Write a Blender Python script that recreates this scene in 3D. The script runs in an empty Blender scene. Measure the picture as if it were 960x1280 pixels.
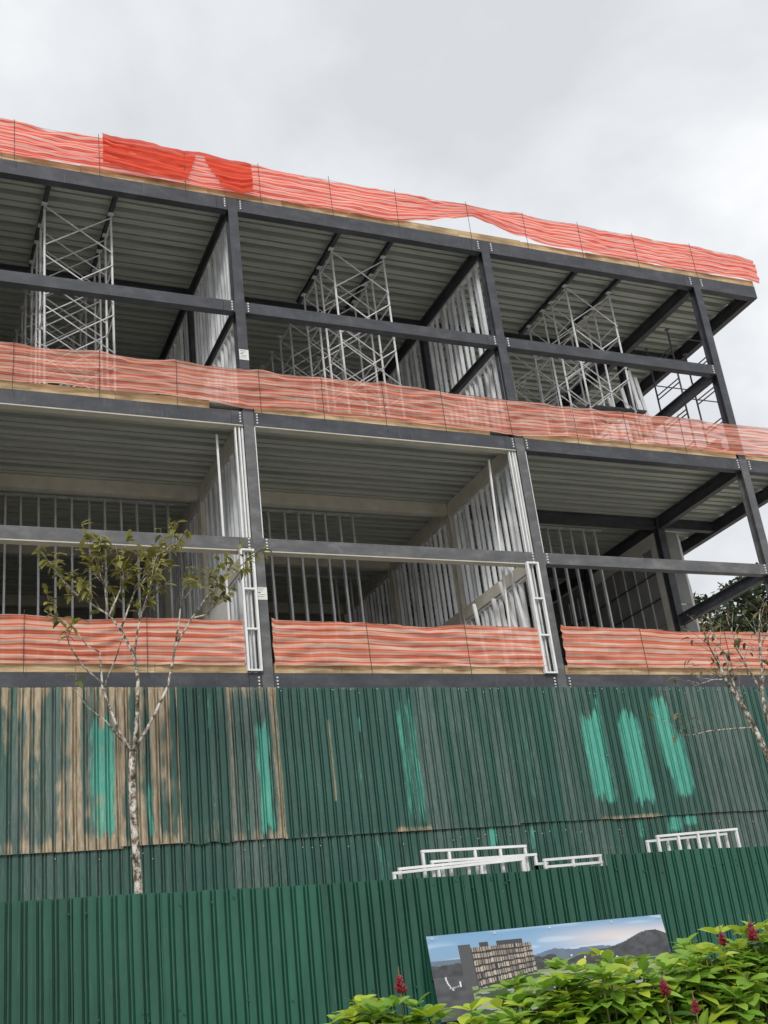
import bpy, math, random
import numpy as np
from mathutils import Vector, Matrix
random.seed(7); rng = np.random.default_rng(7)
R = math.radians
scene = bpy.context.scene
col = scene.collection

# ------------------------------------------------------------------ camera
YAW, PITCH, ROLL = 0.444203, 0.407485, -0.122756
CAM = Vector((-6.553, -19.469, -5.931))
cy, sy, cp, sp, cr, sr = math.cos(YAW), math.sin(YAW), math.cos(PITCH), math.sin(PITCH), math.cos(ROLL), math.sin(ROLL)
fwd = Vector((sy*cp, cy*cp, sp)); rgt = Vector((cy, -sy, 0)); up = rgt.cross(fwd)
r2 = cr*rgt + sr*up; u2 = -sr*rgt + cr*up
cd = bpy.data.cameras.new('camera'); cam = bpy.data.objects.new('camera', cd); col.objects.link(cam)
m3 = Matrix((r2, u2, -fwd)).transposed()
cam.matrix_world = Matrix.Translation(CAM) @ m3.to_4x4()
cd.sensor_fit = 'VERTICAL'; cd.sensor_height = 36; cd.sensor_width = 27
cd.lens = 1454.16/1280*36; cd.clip_start = 0.05; cd.clip_end = 3000
scene.camera = cam

# ------------------------------------------------------------------ sky, sun, exposure
SUN_EL, SUN_AZ = R(38), R(208)          # azimuth clockwise from +Y: the sun stands behind and left of the camera
w = bpy.data.worlds.new('World'); scene.world = w; w.use_nodes = True
nt = w.node_tree; N = nt.nodes; L = nt.links; N.clear()
out = N.new('ShaderNodeOutputWorld')
sky = N.new('ShaderNodeTexSky'); sky.sky_type = 'NISHITA'; sky.sun_disc = False
sky.sun_elevation = SUN_EL; sky.sun_rotation = SUN_AZ
b1 = N.new('ShaderNodeBackground'); b1.inputs[1].default_value = 0.1; L.new(sky.outputs[0], b1.inputs[0])
tc = N.new('ShaderNodeTexCoord'); sx = N.new('ShaderNodeSeparateXYZ'); L.new(tc.outputs['Generated'], sx.inputs[0])
zz = N.new('ShaderNodeMath'); zz.operation = 'ADD'; zz.inputs[1].default_value = 0.35; L.new(sx.outputs[2], zz.inputs[0])
zm = N.new('ShaderNodeMath'); zm.operation = 'MAXIMUM'; zm.inputs[1].default_value = 0.25; L.new(zz.outputs[0], zm.inputs[0])
dx = N.new('ShaderNodeMath'); dx.operation = 'DIVIDE'; L.new(sx.outputs[0], dx.inputs[0]); L.new(zm.outputs[0], dx.inputs[1])
dy = N.new('ShaderNodeMath'); dy.operation = 'DIVIDE'; L.new(sx.outputs[1], dy.inputs[0]); L.new(zm.outputs[0], dy.inputs[1])
cb = N.new('ShaderNodeCombineXYZ'); L.new(dx.outputs[0], cb.inputs[0]); L.new(dy.outputs[0], cb.inputs[1])
n1 = N.new('ShaderNodeTexNoise'); n1.inputs['Scale'].default_value = 2.7; n1.inputs['Detail'].default_value = 7; n1.inputs['Roughness'].default_value = 0.53; n1.inputs['Distortion'].default_value = 0.25
L.new(cb.outputs[0], n1.inputs['Vector'])
cr1 = N.new('ShaderNodeValToRGB'); L.new(n1.outputs[0], cr1.inputs[0])
e = cr1.color_ramp.elements; e[0].position = 0.36; e[0].color = (.50, .515, .54, 1); e[1].position = 0.62; e[1].color = (.72, .73, .745, 1)
k = cr1.color_ramp.elements.new(0.5); k.color = (.595, .61, .63, 1)
b2 = N.new('ShaderNodeBackground'); b2.inputs[1].default_value = 1.0; L.new(cr1.outputs[0], b2.inputs[0])
mx = N.new('ShaderNodeMixShader'); mx.inputs[0].default_value = 0.975
L.new(b1.outputs[0], mx.inputs[1]); L.new(b2.outputs[0], mx.inputs[2]); L.new(mx.outputs[0], out.inputs[0])
sd = bpy.data.lights.new('sun', 'SUN'); sd.energy = 1.5; sd.angle = R(14); sd.color = (1, .96, .9)
so = bpy.data.objects.new('sun', sd); col.objects.link(so)
sdir = Vector((math.sin(SUN_AZ)*math.cos(SUN_EL), math.cos(SUN_AZ)*math.cos(SUN_EL), math.sin(SUN_EL)))
so.rotation_euler = sdir.to_track_quat('Z', 'Y').to_euler()
vs = scene.view_settings; vs.view_transform = 'Standard'; vs.look = 'None'; vs.exposure = 0.5; vs.gamma = 1.0; vs.use_curve_mapping = False

# ------------------------------------------------------------------ helpers
WL = {}                                  # world location of each parent (no parent is rotated)
class MB:
    def __init__(s): s.v = []; s.f = []
    def box(s, x0, x1, y0, y1, z0, z1):
        b = len(s.v)
        s.v += [(x0,y0,z0),(x1,y0,z0),(x1,y1,z0),(x0,y1,z0),(x0,y0,z1),(x1,y0,z1),(x1,y1,z1),(x0,y1,z1)]
        s.f += [tuple(b+i for i in q) for q in ((3,2,1,0),(4,5,6,7),(0,1,5,4),(1,2,6,5),(2,3,7,6),(3,0,4,7))]
        return s
    def bar(s, p, q, a, c, hint=(0,0,1)):            # rectangular bar from p to q, a wide, c deep
        p = Vector(p); q = Vector(q); d = (q-p).normalized(); h = Vector(hint)
        if abs(d.dot(h)) > .95: h = Vector((1,0,0))
        u = d.cross(h).normalized(); v = u.cross(d)
        b = len(s.v)
        for o in (p, q):
            for (i, j) in ((-1,-1),(1,-1),(1,1),(-1,1)): s.v.append(tuple(o + u*(i*a/2) + v*(j*c/2)))
        s.f += [tuple(b+i for i in t) for t in ((0,1,2,3),(7,6,5,4),(4,5,1,0),(5,6,2,1),(6,7,3,2),(7,4,0,3))]
        return s
    def tube(s, pts, rad, n=8, cap=True):
        P = [Vector(p) for p in pts]; b = len(s.v); prev = None
        for i, p in enumerate(P):
            d = (P[min(i+1, len(P)-1)] - P[max(i-1, 0)]).normalized()
            if prev is None: prev = Vector((1,0,0)) if abs(d.x) < .9 else Vector((0,1,0))
            u = (prev - d*prev.dot(d)).normalized(); v = d.cross(u); prev = u
            rr = rad[i] if hasattr(rad, '__len__') else rad
            for k in range(n):
                t = 2*math.pi*k/n; s.v.append(tuple(p + u*(rr*math.cos(t)) + v*(rr*math.sin(t))))
        for i in range(len(P)-1):
            for k in range(n):
                a = b+i*n+k; c = b+i*n+(k+1) % n; s.f.append((a, c, c+n, a+n))
        if cap:
            s.f.append(tuple(b+k for k in reversed(range(n)))); s.f.append(tuple(b+(len(P)-1)*n+k for k in range(n)))
        return s
    def prism(s, prof, axis, a, b):                   # closed profile (two coordinates) swept along axis from a to b
        n = len(prof); o = len(s.v)
        for t in (a, b):
            for (p, q) in prof: s.v.append({'x': (t,p,q), 'y': (p,t,q), 'z': (p,q,t)}[axis])
        for i in range(n): j = (i+1) % n; s.f.append((o+i, o+j, o+n+j, o+n+i))
        s.f.append(tuple(o+i for i in reversed(range(n)))); s.f.append(tuple(o+n+i for i in range(n)))
        return s
    def mesh(s, off=(0,0,0), smooth=False, name='mesh'):
        me = bpy.data.meshes.new(name)
        me.from_pydata([(x-off[0], y-off[1], z-off[2]) for x, y, z in s.v], [], s.f); me.update()
        if smooth: me.polygons.foreach_set('use_smooth', [True]*len(me.polygons))
        return me
def fixn(me):
    import bmesh
    bm = bmesh.new(); bm.from_mesh(me); bmesh.ops.recalc_face_normals(bm, faces=bm.faces); bm.to_mesh(me); bm.free(); return me
def link(name, data, parent=None, loc=(0,0,0)):
    o = bpy.data.objects.new(name, data); col.objects.link(o)
    if parent is not None:
        pl = WL[parent.name]; o.parent = parent; o.location = (loc[0]-pl[0], loc[1]-pl[1], loc[2]-pl[2])
    else: o.location = loc
    WL[o.name] = tuple(loc); return o
def part(name, mb, mat, parent, smooth=False, fix=False):
    me = mb.mesh(WL[parent.name], smooth, name)
    if fix: fixn(me)
    me.materials.append(mat); return link(name, me, parent, WL[parent.name])
def solo(name, mb, mat, base=(0,0,0), smooth=False, fix=False):
    me = mb.mesh(base, smooth, name)
    if fix: fixn(me)
    me.materials.append(mat); return link(name, me, None, base)
def tag(o, label=None, cat=None, group=None, kind=None):
    if label: o['label'] = label
    if cat: o['category'] = cat
    if group: o['group'] = group
    if kind: o['kind'] = kind
    return o
def thing(name, base, label, cat, group=None):
    o = link(name, None, None, base); o.empty_display_size = .2
    return tag(o, label, cat, group)
def placed(name, me, parent, loc, mat3=None, scale=None):      # shared mesh, own place
    o = link(name, me, parent, loc)
    if mat3 is not None: o.rotation_mode = 'QUATERNION'; o.rotation_quaternion = mat3.to_quaternion()
    if scale is not None: o.scale = scale
    return o
# value noise for wear masks
def _h(i, j, s=0):
    n = (i*374761393 + j*668265263 + s*982451653) & 0xffffffff
    n = ((n ^ (n >> 13))*1274126177) & 0xffffffff
    return ((n ^ (n >> 16)) & 0xffff)/65535.0
def vn(x, y=0., s=0):
    xi = math.floor(x); yi = math.floor(y); fx = x-xi; fy = y-yi; fx = fx*fx*(3-2*fx); fy = fy*fy*(3-2*fy)
    a = _h(xi,yi,s); b = _h(xi+1,yi,s); c = _h(xi,yi+1,s); d = _h(xi+1,yi+1,s)
    return (a*(1-fx)+b*fx)*(1-fy) + (c*(1-fx)+d*fx)*fy
def sstep(a, b, x):
    t = min(1., max(0., (x-a)/(b-a))); return t*t*(3-2*t)

# ------------------------------------------------------------------ materials
def mat_base(name):
    m = bpy.data.materials.new(name); m.use_nodes = True
    t = m.node_tree; return m, t, t.nodes, t.links, t.nodes['Principled BSDF']
def ramp(Nn, Ll, src, stops):
    r = Nn.new('ShaderNodeValToRGB'); Ll.new(src, r.inputs[0]); el = r.color_ramp.elements
    el[0].position = stops[0][0]; el[0].color = (*stops[0][1], 1); el[1].position = stops[-1][0]; el[1].color = (*stops[-1][1], 1)
    for p, c in stops[1:-1]: q = el.new(p); q.color = (*c, 1)
    return r
def noise(Nn, Ll, scale, detail=5, vec=(1,1,1), rough=.55, coord='Object', rnd=False):
    t = Nn.new('ShaderNodeTexCoord'); mp = Nn.new('ShaderNodeMapping'); mp.inputs['Scale'].default_value = vec
    Ll.new(t.outputs[coord], mp.inputs[0])
    if rnd:
        oi = Nn.new('ShaderNodeObjectInfo'); mu = Nn.new('ShaderNodeMath'); mu.operation = 'MULTIPLY'; mu.inputs[1].default_value = 57
        Ll.new(oi.outputs['Random'], mu.inputs[0]); Ll.new(mu.outputs[0], mp.inputs['Location'])
    n = Nn.new('ShaderNodeTexNoise'); n.inputs['Scale'].default_value = scale; n.inputs['Detail'].default_value = detail; n.inputs['Roughness'].default_value = rough
    Ll.new(mp.outputs[0], n.inputs['Vector']); return n
def simple(name, stops, scale=3., vec=(1,1,1), rough=.6, metal=0., bump=.0, bscale=40, rnd=True, spec=.5):
    m, t, Nn, Ll, P = mat_base(name)
    n = noise(Nn, Ll, scale, 6, vec, .6, rnd=rnd); r = ramp(Nn, Ll, n.outputs[0], stops); Ll.new(r.outputs[0], P.inputs['Base Color'])
    P.inputs['Roughness'].default_value = rough; P.inputs['Metallic'].default_value = metal; P.inputs['Specular IOR Level'].default_value = spec
    if bump:
        n2 = noise(Nn, Ll, bscale, 4, vec); b = Nn.new('ShaderNodeBump'); b.inputs['Strength'].default_value = bump; b.inputs['Distance'].default_value = .02
        Ll.new(n2.outputs[0], b.inputs['Height']); Ll.new(b.outputs[0], P.inputs['Normal'])
    return m
M = {}
def steel_mat(name, c0, c1, c2):
    m, t, Nn, Ll, P = mat_base(name)
    n = noise(Nn, Ll, 2.2, 7, (1,1,2.), .65, rnd=True); r = ramp(Nn, Ll, n.outputs[0], [(.3,c0),(.52,c1),(.74,c2)]); cur = r.outputs[0]
    for sc, vc, lo, hi, amt, cc in ((6., (5,5,.25), .60, .72, .35, (.20,.20,.21)), (3., (1,1,1), .66, .74, .5, (.13,.10,.08)), (14., (1,1,1), .68, .73, .5, (.26,.26,.27))):
        sn_ = noise(Nn, Ll, sc, 6, vc, .65, rnd=True); mm = Nn.new('ShaderNodeMapRange'); mm.inputs[1].default_value = lo; mm.inputs[2].default_value = hi; mm.inputs[4].default_value = amt; Ll.new(sn_.outputs[0], mm.inputs[0])
        mc = Nn.new('ShaderNodeMix'); mc.data_type = 'RGBA'; Ll.new(mm.outputs[0], mc.inputs[0]); Ll.new(cur, mc.inputs[6]); mc.inputs[7].default_value = (*cc,1); cur = mc.outputs[2]
    Ll.new(cur, P.inputs['Base Color']); rn_ = noise(Nn, Ll, 4., 5); rr_ = Nn.new('ShaderNodeMapRange'); rr_.inputs[3].default_value = .35; rr_.inputs[4].default_value = .65; Ll.new(rn_.outputs[0], rr_.inputs[0]); Ll.new(rr_.outputs[0], P.inputs['Roughness'])
    b_ = Nn.new('ShaderNodeBump'); b_.inputs['Strength'].default_value = .15; b_.inputs['Distance'].default_value = .01; n5 = noise(Nn, Ll, 9., 4); Ll.new(n5.outputs[0], b_.inputs['Height']); Ll.new(b_.outputs[0], P.inputs['Normal'])
    return m
M['steel'] = steel_mat('dark_primed_steel', (.030,.033,.042), (.048,.051,.062), (.082,.085,.096))
M['steel_lit'] = steel_mat('lit_primed_steel', (.07,.073,.08), (.105,.107,.112), (.18,.18,.18))  # same primer lightened, brighter light of the lower front put into the colour
M['cream'] = simple('cream_fireproof_paint', [(.3,(.42,.40,.335)),(.6,(.52,.50,.43)),(.8,(.60,.58,.52))], 2.5, (1,1,1), .75, bump=.1)
M['galv'] = simple('galvanised_stud', [(.3,(.42,.45,.46)),(.5,(.58,.60,.61)),(.72,(.74,.76,.77))], 5., (1,1,.35), .42, .15, bump=.03)
M['white'] = simple('white_zinc_frame', [(.3,(.66,.67,.67)),(.7,(.80,.81,.81))], 4., (1,1,1), .5, .1)
M['tube'] = simple('zinc_tube', [(.3,(.50,.51,.52)),(.55,(.68,.69,.70)),(.75,(.80,.81,.82))], 6., (1,1,.5), .4, .1)
M['dark_tube'] = simple('painted_tube', [(.3,(.05,.05,.055)),(.7,(.11,.11,.115))], 6., (1,1,1), .5, .2)
M['deck'] = simple('galvanised_deck', [(.25,(.33,.36,.325)),(.5,(.42,.45,.405)),(.75,(.51,.54,.49))], 1.3, (.5,3,1), .45, .1, bump=.03)
M['concrete'] = simple('concrete', [(.3,(.44,.43,.405)),(.7,(.58,.57,.54))], 1.5, (1,1,1), .9, bump=.2)
M['block'] = simple('rough_block_wall', [(.3,(.16,.155,.145)),(.7,(.24,.235,.22))], 1.2, (1,1,1), .95, bump=.3)
M['board_grey'] = simple('cement_board', [(.3,(.16,.165,.165)),(.7,(.26,.265,.265))], 1.0, (1,1,1), .85)
M['border'] = simple('pale_steel_border', [(.3,(.42,.41,.37)),(.7,(.56,.55,.51))], 2., (1,1,1), .7)
M['gypsum'] = simple('gypsum_board', [(.3,(.58,.60,.58)),(.7,(.70,.72,.70))], 2., (1,1,1), .8)
M['rebar'] = simple('rebar', [(.3,(.028,.022,.02)),(.7,(.07,.045,.035))], 20., (1,1,1), .8)
M['bolt'] = simple('zinc_bolt', [(.3,(.6,.6,.6)),(.7,(.75,.75,.75))], 5., (1,1,1), .5, .2)
M['ground'] = simple('trodden_ground', [(.3,(.28,.26,.21)),(.5,(.36,.335,.29)),(.7,(.44,.415,.37))], .4, (1,1,1), .95, bump=.3, rnd=False)
M['asphalt'] = simple('worn_paving', [(.3,(.34,.335,.32)),(.7,(.45,.44,.42))], 1.2, (1,1,1), .9, bump=.2, rnd=False)
# edge boards: long grain, knots
m, t, Nn, Ll, P = mat_base('pine_board')
n = noise(Nn, Ll, 2.2, 7, (.7,6,9), .65, rnd=True); r = ramp(Nn, Ll, n.outputs[0], [(.25,(.26,.17,.085)),(.45,(.46,.33,.18)),(.62,(.60,.46,.28)),(.8,(.72,.60,.42))])
n2 = noise(Nn, Ll, 1.1, 4, (1,1,1.5), .6, rnd=True); r2_ = ramp(Nn, Ll, n2.outputs[0], [(.36,(.55,.52,.48)),(.55,(1,1,1))])
mu = Nn.new('ShaderNodeMix'); mu.data_type = 'RGBA'; mu.blend_type = 'MULTIPLY'; mu.inputs[0].default_value = 1
Ll.new(r.outputs[0], mu.inputs[6]); Ll.new(r2_.outputs[0], mu.inputs[7]); Ll.new(mu.outputs[2], P.inputs['Base Color']); P.inputs['Roughness'].default_value = .85
M['pine'] = m
# orange safety net: woven bands, dense orange and open pale ones
def net_mat(name, dense, pale, a_dense, a_pale, bands):
    m, t, Nn, Ll, P = mat_base(name)
    Nn.remove(P); o = [x for x in Nn if x.type == 'OUTPUT_MATERIAL'][0]
    uv = Nn.new('ShaderNodeUVMap'); uv.uv_map = 'UVMap'; sp_ = Nn.new('ShaderNodeSeparateXYZ'); Ll.new(uv.outputs[0], sp_.inputs[0])
    nz = Nn.new('ShaderNodeTexNoise'); nz.inputs['Scale'].default_value = 1.; nz.inputs['Detail'].default_value = 3
    mp = Nn.new('ShaderNodeMapping'); mp.inputs['Scale'].default_value = (.7, 1.6, 1); Ll.new(uv.outputs[0], mp.inputs[0]); Ll.new(mp.outputs[0], nz.inputs['Vector'])
    ma = Nn.new('ShaderNodeMath'); ma.operation = 'MULTIPLY_ADD'; ma.inputs[1].default_value = .055; Ll.new(nz.outputs[0], ma.inputs[0]); Ll.new(sp_.outputs[1], ma.inputs[2])
    mb_ = Nn.new('ShaderNodeMath'); mb_.operation = 'MULTIPLY'; mb_.inputs[1].default_value = bands*2*math.pi; Ll.new(ma.outputs[0], mb_.inputs[0])
    sn = Nn.new('ShaderNodeMath'); sn.operation = 'SINE'; Ll.new(mb_.outputs[0], sn.inputs[0])
    mb2 = Nn.new('ShaderNodeMath'); mb2.operation = 'MULTIPLY'; mb2.inputs[1].default_value = bands*2.37*2*math.pi; Ll.new(ma.outputs[0], mb2.inputs[0])
    sn2 = Nn.new('ShaderNodeMath'); sn2.operation = 'SINE'; Ll.new(mb2.outputs[0], sn2.inputs[0])
    sm2 = Nn.new('ShaderNodeMath'); sm2.operation = 'MULTIPLY_ADD'; sm2.inputs[1].default_value = .8; Ll.new(sn2.outputs[0], sm2.inputs[0]); Ll.new(sn.outputs[0], sm2.inputs[2])
    mr = Nn.new('ShaderNodeMapRange'); mr.inputs[1].default_value = -.5; mr.inputs[2].default_value = .35; Ll.new(sm2.outputs[0], mr.inputs[0])
    n3 = Nn.new('ShaderNodeTexNoise'); n3.inputs['Scale'].default_value = 1.; mp3 = Nn.new('ShaderNodeMapping'); mp3.inputs['Scale'].default_value = (1.3, 9, 1)
    Ll.new(uv.outputs[0], mp3.inputs[0]); Ll.new(mp3.outputs[0], n3.inputs['Vector'])
    mr3 = Nn.new('ShaderNodeMapRange'); mr3.inputs[1].default_value = .35; mr3.inputs[2].default_value = .65; mr3.inputs[3].default_value = .5; mr3.inputs[4].default_value = 1.; Ll.new(n3.outputs[0], mr3.inputs[0])
    fac = Nn.new('ShaderNodeMath'); fac.operation = 'MULTIPLY'; Ll.new(mr.outputs[0], fac.inputs[0]); Ll.new(mr3.outputs[0], fac.inputs[1])
    mc = Nn.new('ShaderNodeMix'); mc.data_type = 'RGBA'; mc.inputs[6].default_value = (*dense, 1); mc.inputs[7].default_value = (*pale, 1); Ll.new(fac.outputs[0], mc.inputs[0])
    al = Nn.new('ShaderNodeMapRange'); al.inputs[3].default_value = a_dense; al.inputs[4].default_value = a_pale; Ll.new(fac.outputs[0], al.inputs[0])
    df = Nn.new('ShaderNodeBsdfDiffuse'); tr = Nn.new('ShaderNodeBsdfTranslucent'); Ll.new(mc.outputs[2], df.inputs[0]); Ll.new(mc.outputs[2], tr.inputs[0])
    m1 = Nn.new('ShaderNodeMixShader'); m1.inputs[0].default_value = .4; Ll.new(df.outputs[0], m1.inputs[1]); Ll.new(tr.outputs[0], m1.inputs[2])
    tp = Nn.new('ShaderNodeBsdfTransparent'); m2 = Nn.new('ShaderNodeMixShader'); Ll.new(al.outputs[0], m2.inputs[0]); Ll.new(tp.outputs[0], m2.inputs[1]); Ll.new(m1.outputs[0], m2.inputs[2])
    Ll.new(m2.outputs[0], o.inputs[0]); return m
M['net'] = net_mat('orange_safety_net', (.86,.09,.042), (.95,.46,.34), .95, .70, 9.)
M['net_faded'] = net_mat('faded_orange_net', (.84,.20,.12), (.97,.80,.68), .82, .70, 9.)
M['net_lower'] = net_mat('sunlit_orange_net', (.88,.20,.11), (.97,.80,.67), .90, .84, 7.)  # lit copy of the faded net, sunlight put into colour and opacity
M['net_dense'] = net_mat('doubled_orange_net', (.72,.07,.035), (.82,.17,.10), .93, .88, 7.)
# corrugated green sheet with wear masks
def sheet_mat(name, base, gloss, wear=True):
    m, t, Nn, Ll, P = mat_base(name)
    n = noise(Nn, Ll, 1.5, 6, (3,3,.5), .6, rnd=True)
    lo = tuple(c*.78 for c in base); hi = tuple(c*1.2 for c in base)
    r = ramp(Nn, Ll, n.outputs[0], [(.3,lo),(.7,hi)])
    cur = r.outputs[0]
    if wear:
        fine = noise(Nn, Ll, 7., 8, (6,6,.45), .78)
        strk = noise(Nn, Ll, 4.5, 9, (3.5,3.5,.5), .75)
        for att, c0, c1, th in (('fade', (.075,.125,.11), (.15,.19,.175), .0), ('paint', (.05,.33,.25), (.13,.50,.385), .0), ('dirt', (.27,.20,.125), (.54,.43,.30), .0)):
            at = Nn.new('ShaderNodeAttribute'); at.attribute_name = att
            ad = Nn.new('ShaderNodeMath'); ad.operation = 'MULTIPLY_ADD'; ad.inputs[1].default_value = 1.5; ad.inputs[2].default_value = -.75; Ll.new(fine.outputs[0], ad.inputs[0])
            sm = Nn.new('ShaderNodeMath'); sm.operation = 'ADD'; Ll.new(at.outputs['Fac'], sm.inputs[0]); Ll.new(ad.outputs[0], sm.inputs[1])
            mr = Nn.new('ShaderNodeMapRange'); mr.interpolation_type = 'SMOOTHSTEP'; mr.inputs[1].default_value = .12; mr.inputs[2].default_value = .85; mr.inputs[4].default_value = .82 if att == 'paint' else .86; Ll.new(sm.outputs[0], mr.inputs[0])
            rc = ramp(Nn, Ll, strk.outputs[0], [(.32,(.15,.115,.08)),(.44,(.33,.245,.155)),(.56,(.50,.40,.275)),(.72,(.62,.54,.42))]) if att == 'dirt' else ramp(Nn, Ll, fine.outputs[0], [(.35,c0),(.65,c1)])
            mc = Nn.new('ShaderNodeMix'); mc.data_type = 'RGBA'; Ll.new(mr.outputs[0], mc.inputs[0]); Ll.new(cur, mc.inputs[6]); Ll.new(rc.outputs[0], mc.inputs[7]); cur = mc.outputs[2]
        # pale chips
        ch = noise(Nn, Ll, 26., 3, (1,1,.6), .5); cm = Nn.new('ShaderNodeMapRange'); cm.inputs[1].default_value = .73; cm.inputs[2].default_value = .76; cm.inputs[4].default_value = .6; Ll.new(ch.outputs[0], cm.inputs[0])
        mc = Nn.new('ShaderNodeMix'); mc.data_type = 'RGBA'; Ll.new(cm.outputs[0], mc.inputs[0]); Ll.new(cur, mc.inputs[6]); mc.inputs[7].default_value = (.38,.45,.42,1); cur = mc.outputs[2]
    if not wear:
        oi = Nn.new('ShaderNodeObjectInfo'); tn = Nn.new('ShaderNodeMapRange'); tn.inputs[3].default_value = .82; tn.inputs[4].default_value = 1.16; Ll.new(oi.outputs['Random'], tn.inputs[0])
        ml = Nn.new('ShaderNodeMix'); ml.data_type = 'RGBA'; ml.blend_type = 'MULTIPLY'; ml.inputs[0].default_value = 1; Ll.new(cur, ml.inputs[6]); Ll.new(tn.outputs[0], ml.inputs[7]); cur = ml.outputs[2]
        for sc, vc, lo_, hi_, amt, cc in ((5., (7,7,.3), .60, .74, .32, (.17,.22,.20)), (24., (1,1,.5), .70, .74, .55, (.30,.37,.33)), (3.5, (1,1,.8), .62, .75, .30, (.14,.13,.10))):
            sn_ = noise(Nn, Ll, sc, 6, vc, .65); mm = Nn.new('ShaderNodeMapRange'); mm.inputs[1].default_value = lo_; mm.inputs[2].default_value = hi_; mm.inputs[4].default_value = amt; Ll.new(sn_.outputs[0], mm.inputs[0])
            mc = Nn.new('ShaderNodeMix'); mc.data_type = 'RGBA'; Ll.new(mm.outputs[0], mc.inputs[0]); Ll.new(cur, mc.inputs[6]); mc.inputs[7].default_value = (*cc,1); cur = mc.outputs[2]
    dn = noise(Nn, Ll, 2.5, 3, (1,1,.7), .5); db_ = Nn.new('ShaderNodeBump'); db_.inputs['Strength'].default_value = .35; db_.inputs['Distance'].default_value = .05; Ll.new(dn.outputs[0], db_.inputs['Height']); Ll.new(db_.outputs[0], P.inputs['Normal'])
    rn_ = noise(Nn, Ll, 6., 5, (3,3,.6), .6); rr_ = Nn.new('ShaderNodeMapRange'); rr_.inputs[3].default_value = gloss-.08; rr_.inputs[4].default_value = gloss+.2; Ll.new(rn_.outputs[0], rr_.inputs[0]); Ll.new(rr_.outputs[0], P.inputs['Roughness'])
    Ll.new(cur, P.inputs['Base Color']); P.inputs['Specular IOR Level'].default_value = .5
    return m
M['sheet_old'] = sheet_mat('weathered_green_sheet', (.025,.088,.068), .38)
M['sheet_new'] = sheet_mat('green_sheet', (.013,.082,.053), .33, False)
# leaves
def leaf_mat(name, c0, c1, tr=.35, rough=.4):
    m, t, Nn, Ll, P = mat_base(name); o = [x for x in Nn if x.type == 'OUTPUT_MATERIAL'][0]
    oi = Nn.new('ShaderNodeObjectInfo'); n = noise(Nn, Ll, 30, 2)
    geo = Nn.new('ShaderNodeNewGeometry'); ad = Nn.new('ShaderNodeMath'); ad.operation = 'ADD'; Ll.new(oi.outputs['Random'], ad.inputs[0]); Ll.new(geo.outputs['Random Per Island'], ad.inputs[1])
    fr = Nn.new('ShaderNodeMath'); fr.operation = 'FRACT'; Ll.new(ad.outputs[0], fr.inputs[0])
    r = ramp(Nn, Ll, fr.outputs[0], [(0,c0),(1,c1)])
    Ll.new(r.outputs[0], P.inputs['Base Color']); P.inputs['Roughness'].default_value = rough
    tb = Nn.new('ShaderNodeBsdfTranslucent'); Ll.new(r.outputs[0], tb.inputs[0])
    mxs = Nn.new('ShaderNodeMixShader'); mxs.inputs[0].default_value = tr; Ll.new(P.outputs[0], mxs.inputs[1]); Ll.new(tb.outputs[0], mxs.inputs[2]); Ll.new(mxs.outputs[0], o.inputs[0])
    return m
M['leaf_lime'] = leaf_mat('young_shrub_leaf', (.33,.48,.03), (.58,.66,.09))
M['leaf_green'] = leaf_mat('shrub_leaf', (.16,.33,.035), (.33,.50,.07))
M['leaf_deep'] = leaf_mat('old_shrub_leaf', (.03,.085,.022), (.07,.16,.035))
M['leaf_olive'] = leaf_mat('olive_tree_leaf', (.12,.14,.03), (.40,.38,.11), .4, .4)
M['leaf_dry'] = leaf_mat('dry_tree_leaf', (.10,.075,.025), (.20,.17,.06), .3, .6)
M['leaf_far'] = leaf_mat('dark_tree_leaf', (.018,.035,.012), (.06,.085,.03), .3, .6)
M['flower'] = simple('crimson_bract', [(.3,(.10,.004,.012)),(.7,(.26,.012,.024))], 60, (1,1,1), .5)
M['stem'] = simple('green_stem', [(.3,(.09,.10,.03)),(.7,(.18,.17,.06))], 9, (1,1,1), .7)
m, t, Nn, Ll, P = mat_base('lichen_bark')
n = noise(Nn, Ll, 11., 6, (1,1,.7), .75, rnd=True); r = ramp(Nn, Ll, n.outputs[0], [(.40,(.045,.035,.024)),(.48,(.18,.15,.11)),(.55,(.52,.49,.43)),(.72,(.72,.70,.64))])
Ll.new(r.outputs[0], P.inputs['Base Color']); P.inputs['Roughness'].default_value = .9
M['bark'] = m
M['bark_dark'] = simple('brown_bark', [(.3,(.05,.04,.03)),(.7,(.13,.11,.085))], 8, (1,1,.5), .9)

# ------------------------------------------------------------------ terrain
def grid_ground():
    mb = MB()
    rows = [(-400,-7.55),(-60,-7.55),(-16.2,-7.5)]
    def strip(ys, x0=-400, x1=500):
        b = len(mb.v)
        for (y, z) in ys: mb.v.append((x0,y,z)); mb.v.append((x1,y,z))
        for i in range(len(ys)-1): mb.f.append((b+2*i, b+2*i+1, b+2*i+3, b+2*i+2))
    strip([(-400,-7.55),(-60,-7.55),(-16.4,-7.5),(-14.4,-7.3),(-12,-7.2),(-5.2,-7.2),(-4.6,-6.6),(-.3,-6.4),(40,-6.0),(120,2.),(400,14.)])
    return mb
tag(solo('ground', grid_ground(), M['ground']), 'bare trodden ground sloping up from the street to the building site', 'ground', kind='structure')
tag(solo('pavement', MB().box(-60,60,-40,-16.6,-7.60,-7.38), M['asphalt']), 'pale worn paving in front of the planted bed', 'pavement', kind='structure')

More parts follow.
